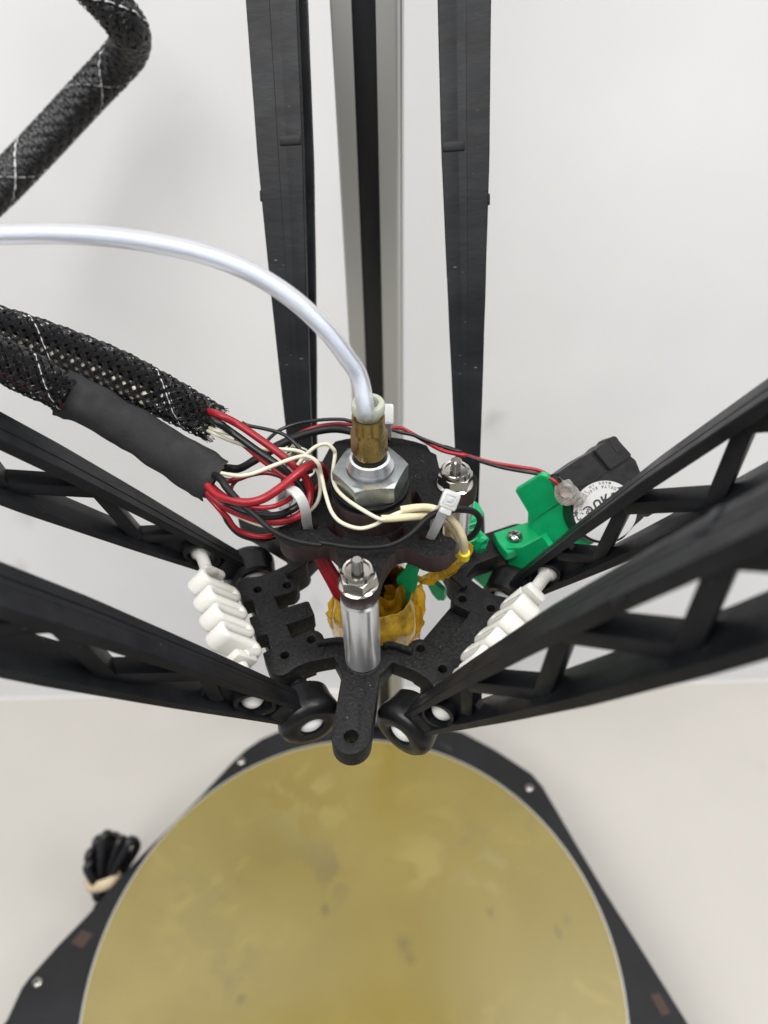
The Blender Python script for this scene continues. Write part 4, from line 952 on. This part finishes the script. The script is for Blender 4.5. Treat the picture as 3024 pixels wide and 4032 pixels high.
# flat foot on the tab
foot = [q3(358, 825, -166.5), q3(605, 745, -166.5), q3(715, 860, -166.5), q3(560, 935, -166.5), q3(455, 975, -166.5), q3(395, 900, -166.5)]
polyslab('foot_plate', foot, M['green'], gb, 3.2, Vector((0, 0, 1)))
low = [q3(440, 940, -166.2), q3(560, 930, -164.8), q3(712, 850, -161), q3(790, 960, -160), q3(600, 1130, -176), q3(475, 1095, -178)]
polyslab('lower_web', low, M['green'], gb, 2.2)
# middle bright panel faces up, upper panel folds back
B0 = [q3(600, 742, -165.5), q3(640, 738, -161.5), q3(855, 596, -152.5), q3(985, 760, -158.5), q3(1080, 905, -162), q3(820, 1000, -170), q3(700, 885, -167.5)]
polyslab('middle_panel', B0, M['green'], gb, 2.0)
A0 = [q3(512, 523, -153), q3(700, 408, -144), q3(745, 422, -144), q3(856, 595, -152.1), q3(638, 740, -160.8), q3(604, 745, -162.0), q3(606, 680, -158)]
polyslab('upper_panel', A0, M['green'], gb, 2.0)
# lower skirt behind
C0 = [q3(190, 1140, -180), q3(330, 1085, -178), q3(480, 1050, -176), q3(700, 1060, -178), q3(430, 1215, -188), q3(290, 1230, -188)]
polyslab('skirt', C0, M['green'], gb, 2.0)
polyslab('skirt_end', [cz(4, 1195, 400, -186), cz(4, 1260, 395, -184), cz(4, 1340, 470, -186), cz(4, 1345, 552, -190), cz(4, 1290, 550, -191), cz(4, 1245, 500, -189)], M['green'], gb, 2.0)
# screw
sc = Vector(q3(510, 852, -165.9)); sw = thing('bracket_screw', sc, 'cross-head steel screw holding the green bracket', 'screw')
lathe('screw_head', [(0, 1.35), (1.0, 1.28), (1.8, .95), (2.2, .45), (2.3, .0)], sc, M['steel'], sw, seg=32)
m_ = MB()
for a in (.5, .5+pi/2): m_.add(*box_geo(sc+Vector((0, 0, 1.28)), (cos(a), sin(a), 0), (-sin(a), cos(a), 0), (0, 0, 1), 2.2, .5, .3, .05))
m_.build('cross_recess', M['slot'], sw)
# round green duct behind the right post
gd = thing('green_duct', cz(3, 235, 700, -160), 'rounded green printed duct behind the right standoff post', 'duct')
lathe('duct', [(.2, -13), (4.6, -13), (4.8, -12.5), (4.8, -.5), (4.5, 0), (.2, 0)], cz(3, 148, 655, -152), M['green'], gd, ax=(0, 0, 1), seg=36, close=True)
for k in range(4):
    lathe('duct_ring', [(4.75, -1.0-k*2.4), (5.1, -1.2-k*2.4), (5.1, -1.7-k*2.4), (4.75, -1.9-k*2.4)], cz(3, 148, 655, -152), M['green'], gd, seg=36, close=True)
crumple('drip', cz(3, 245, 890, -163), (2.6, 2.0, 3.4), M['green'], 4., gd, .4, 2)

# ------------------------------------------------------------------ small blower fan
FD = 209.
q9 = lambda x, y, d=0: cd(9, x, y, FD+d)
bf = thing('blower_fan', q9(850, 1090, 6), 'small black blower fan with a round printed label, behind the rear right arm', 'fan')
fe = (q9(1160, 440)-q9(725, 700)).normalized(); fn = camv.normalized(); 
def fslab(name, pts, d, th, mt, par=None, bev=.3):
    P = [q9(x, y, d) for x, y in pts]; k = len(P); bm = bmesh.new()
    v = P+[p-fn*th for p in P]; vs = [bm.verts.new(q) for q in v]
    for q in [tuple(range(k)), tuple(range(2*k-1, k-1, -1))]+[(i, (i+1) % k, k+(i+1) % k, k+i) for i in range(k)]: bm.faces.new([vs[i] for i in q])
    bmesh.ops.recalc_face_normals(bm, faces=bm.faces)
    if bev: bmesh.ops.bevel(bm, geom=list(bm.edges), offset=bev, segments=2, affect='EDGES')
    bm.verts.index_update(); V = [q.co.copy() for q in bm.verts]; Fc = [tuple(q.index for q in g.verts) for g in bm.faces]; bm.free()
    return mesh(name, V, Fc, mt, par or bf, smooth=30)
ring = [(850+410*cos(radians(a)), 1090+392*sin(radians(a))) for a in range(-15, 196, 12)]
fslab('housing', [(285, 650), (520, 485), (800, 330), (985, 245), (1165, 450), (1215, 480), (1270, 620), (1330, 800), (1350, 980), (1345, 1130), (1290, 1195), (1200, 1270), (1130, 1350)]+ring[6:]+[(430, 870)], 0, 9.5, M['fan'], bev=.3)
fslab('outlet_block', [(725, 378), (800, 306), (893, 262), (890, 238), (965, 196), (1008, 226), (1005, 240), (1170, 425), (1160, 445), (912, 606)], -1.3, 11.2, M['fan'], bev=.25)
fslab('outlet_recess', [(925, 305), (945, 295), (1012, 380), (992, 392)], -1.45, .5, M['slot'], bev=.03)
fslab('mount_ear', [(1290, 1130), (1450, 1078), (1462, 1100), (1358, 1165), (1310, 1150)], 2, 4, M['fan'], bev=.2)
fslab('cable_ledge', [(470, 790), (500, 820), (700, 760), (880, 620), (860, 600), (700, 700)], -.5, 1.2, M['fan'], bev=.1)
# label
lc = (855, 1092); LR = 366
lab = fslab('label', [(lc[0]+LR*1.03*cos(2*pi*k/56), lc[1]+LR*.985*sin(2*pi*k/56)) for k in range(56)], -.25, .45, M['label'], bev=.03)
def letter(ch, x, y, size, ang, par, thick=0, mir=1):
    """one printed character on the label; x,y in crop pixels, ang degrees clockwise in the picture"""
    cu = bpy.data.curves.new('tmp', 'FONT'); cu.body = ch; cu.size = 1; cu.align_x = 'CENTER'; cu.align_y = 'CENTER'; cu.offset = thick
    ob = bpy.data.objects.new('tmp', cu); scene.collection.objects.link(ob); dg = bpy.context.evaluated_depsgraph_get(); dg.update()
    me = bpy.data.meshes.new_from_object(ob.evaluated_get(dg)); a = radians(ang)
    V = []
    for v_ in me.vertices:
        gx, gy = v_.co.x*size*mir, -v_.co.y*size
        V.append((x+gx*cos(a)-gy*sin(a), y+gx*sin(a)+gy*cos(a)))
    Fc = [tuple(p.vertices) for p in me.polygons]; bpy.data.objects.remove(ob); bpy.data.curves.remove(cu); bpy.data.meshes.remove(me)
    return [q9(px, py, -.31) for px, py in V], Fc
pm = MB()
def arctext(txt, cx_, cy_, r, a0, da, size):
    for i, ch in enumerate(txt):
        if ch == ' ': continue
        a = a0+da*i; x = cx_+r*cos(radians(a)); y = cy_+r*sin(radians(a))
        pm.add(*letter(ch, x, y, size, a-90, None, .012))
# characters stand head towards the hub, reading anticlockwise round the top edge
arctext('DELTA ELECTRONICS', lc[0], lc[1], 292, -67, -7.4, 46)
arctext('MADE IN THAILAND', lc[0], lc[1], 338, -81, -6.9, 40)
pm.add(*letter('c', 968, 915, 150, 152, None, .02)); pm.add(*letter('R', 850, 950, 150, 152, None, .03, -1)); pm.add(*letter('U', 760, 1005, 150, 152, None, .03))
pm.add(*letter('SP', 655, 1085, 84, 152, None, .02)); pm.add(*letter('C', 655, 1085, 175, 152, None, .005)); pm.add(*letter('(', 1065, 800, 150, 235, None, .03))
pm.add(*letter('M', 500, 1110, 60, 140, None, .02)); pm.add(*letter('2', 525, 1165, 120, 140, None, .01)); pm.add(*letter('-', 590, 1130, 80, 150, None, .02))
pm.build('label_print', M['ink'], lab, smooth=0)
crumple('glue_blob', q9(400, 870, -3.0), (3.0, 3.0, 3.4), M['glue'], 6., bf, .3, 3, False)
crumple('glue_blob', q9(500, 930, -2.0), (2.3, 2.0, 2.4), M['glue'], 2., bf, .35, 3, False)
tube('red_lead', [q9(190, 700, -3), q9(260, 745, -3.5), q9(330, 830, -3), q9(420, 930, -2), q9(480, 1000, -1.4)], .5, M['red'], bf, seg=8)
tube('black_lead', [q9(300, 690, -4), q9(370, 770, -4), q9(470, 860, -3), q9(540, 900, -1.6)], .5, M['black_wire'], bf, seg=8)

for o in bpy.data.objects:
    if '_o' in o: del o['_o']
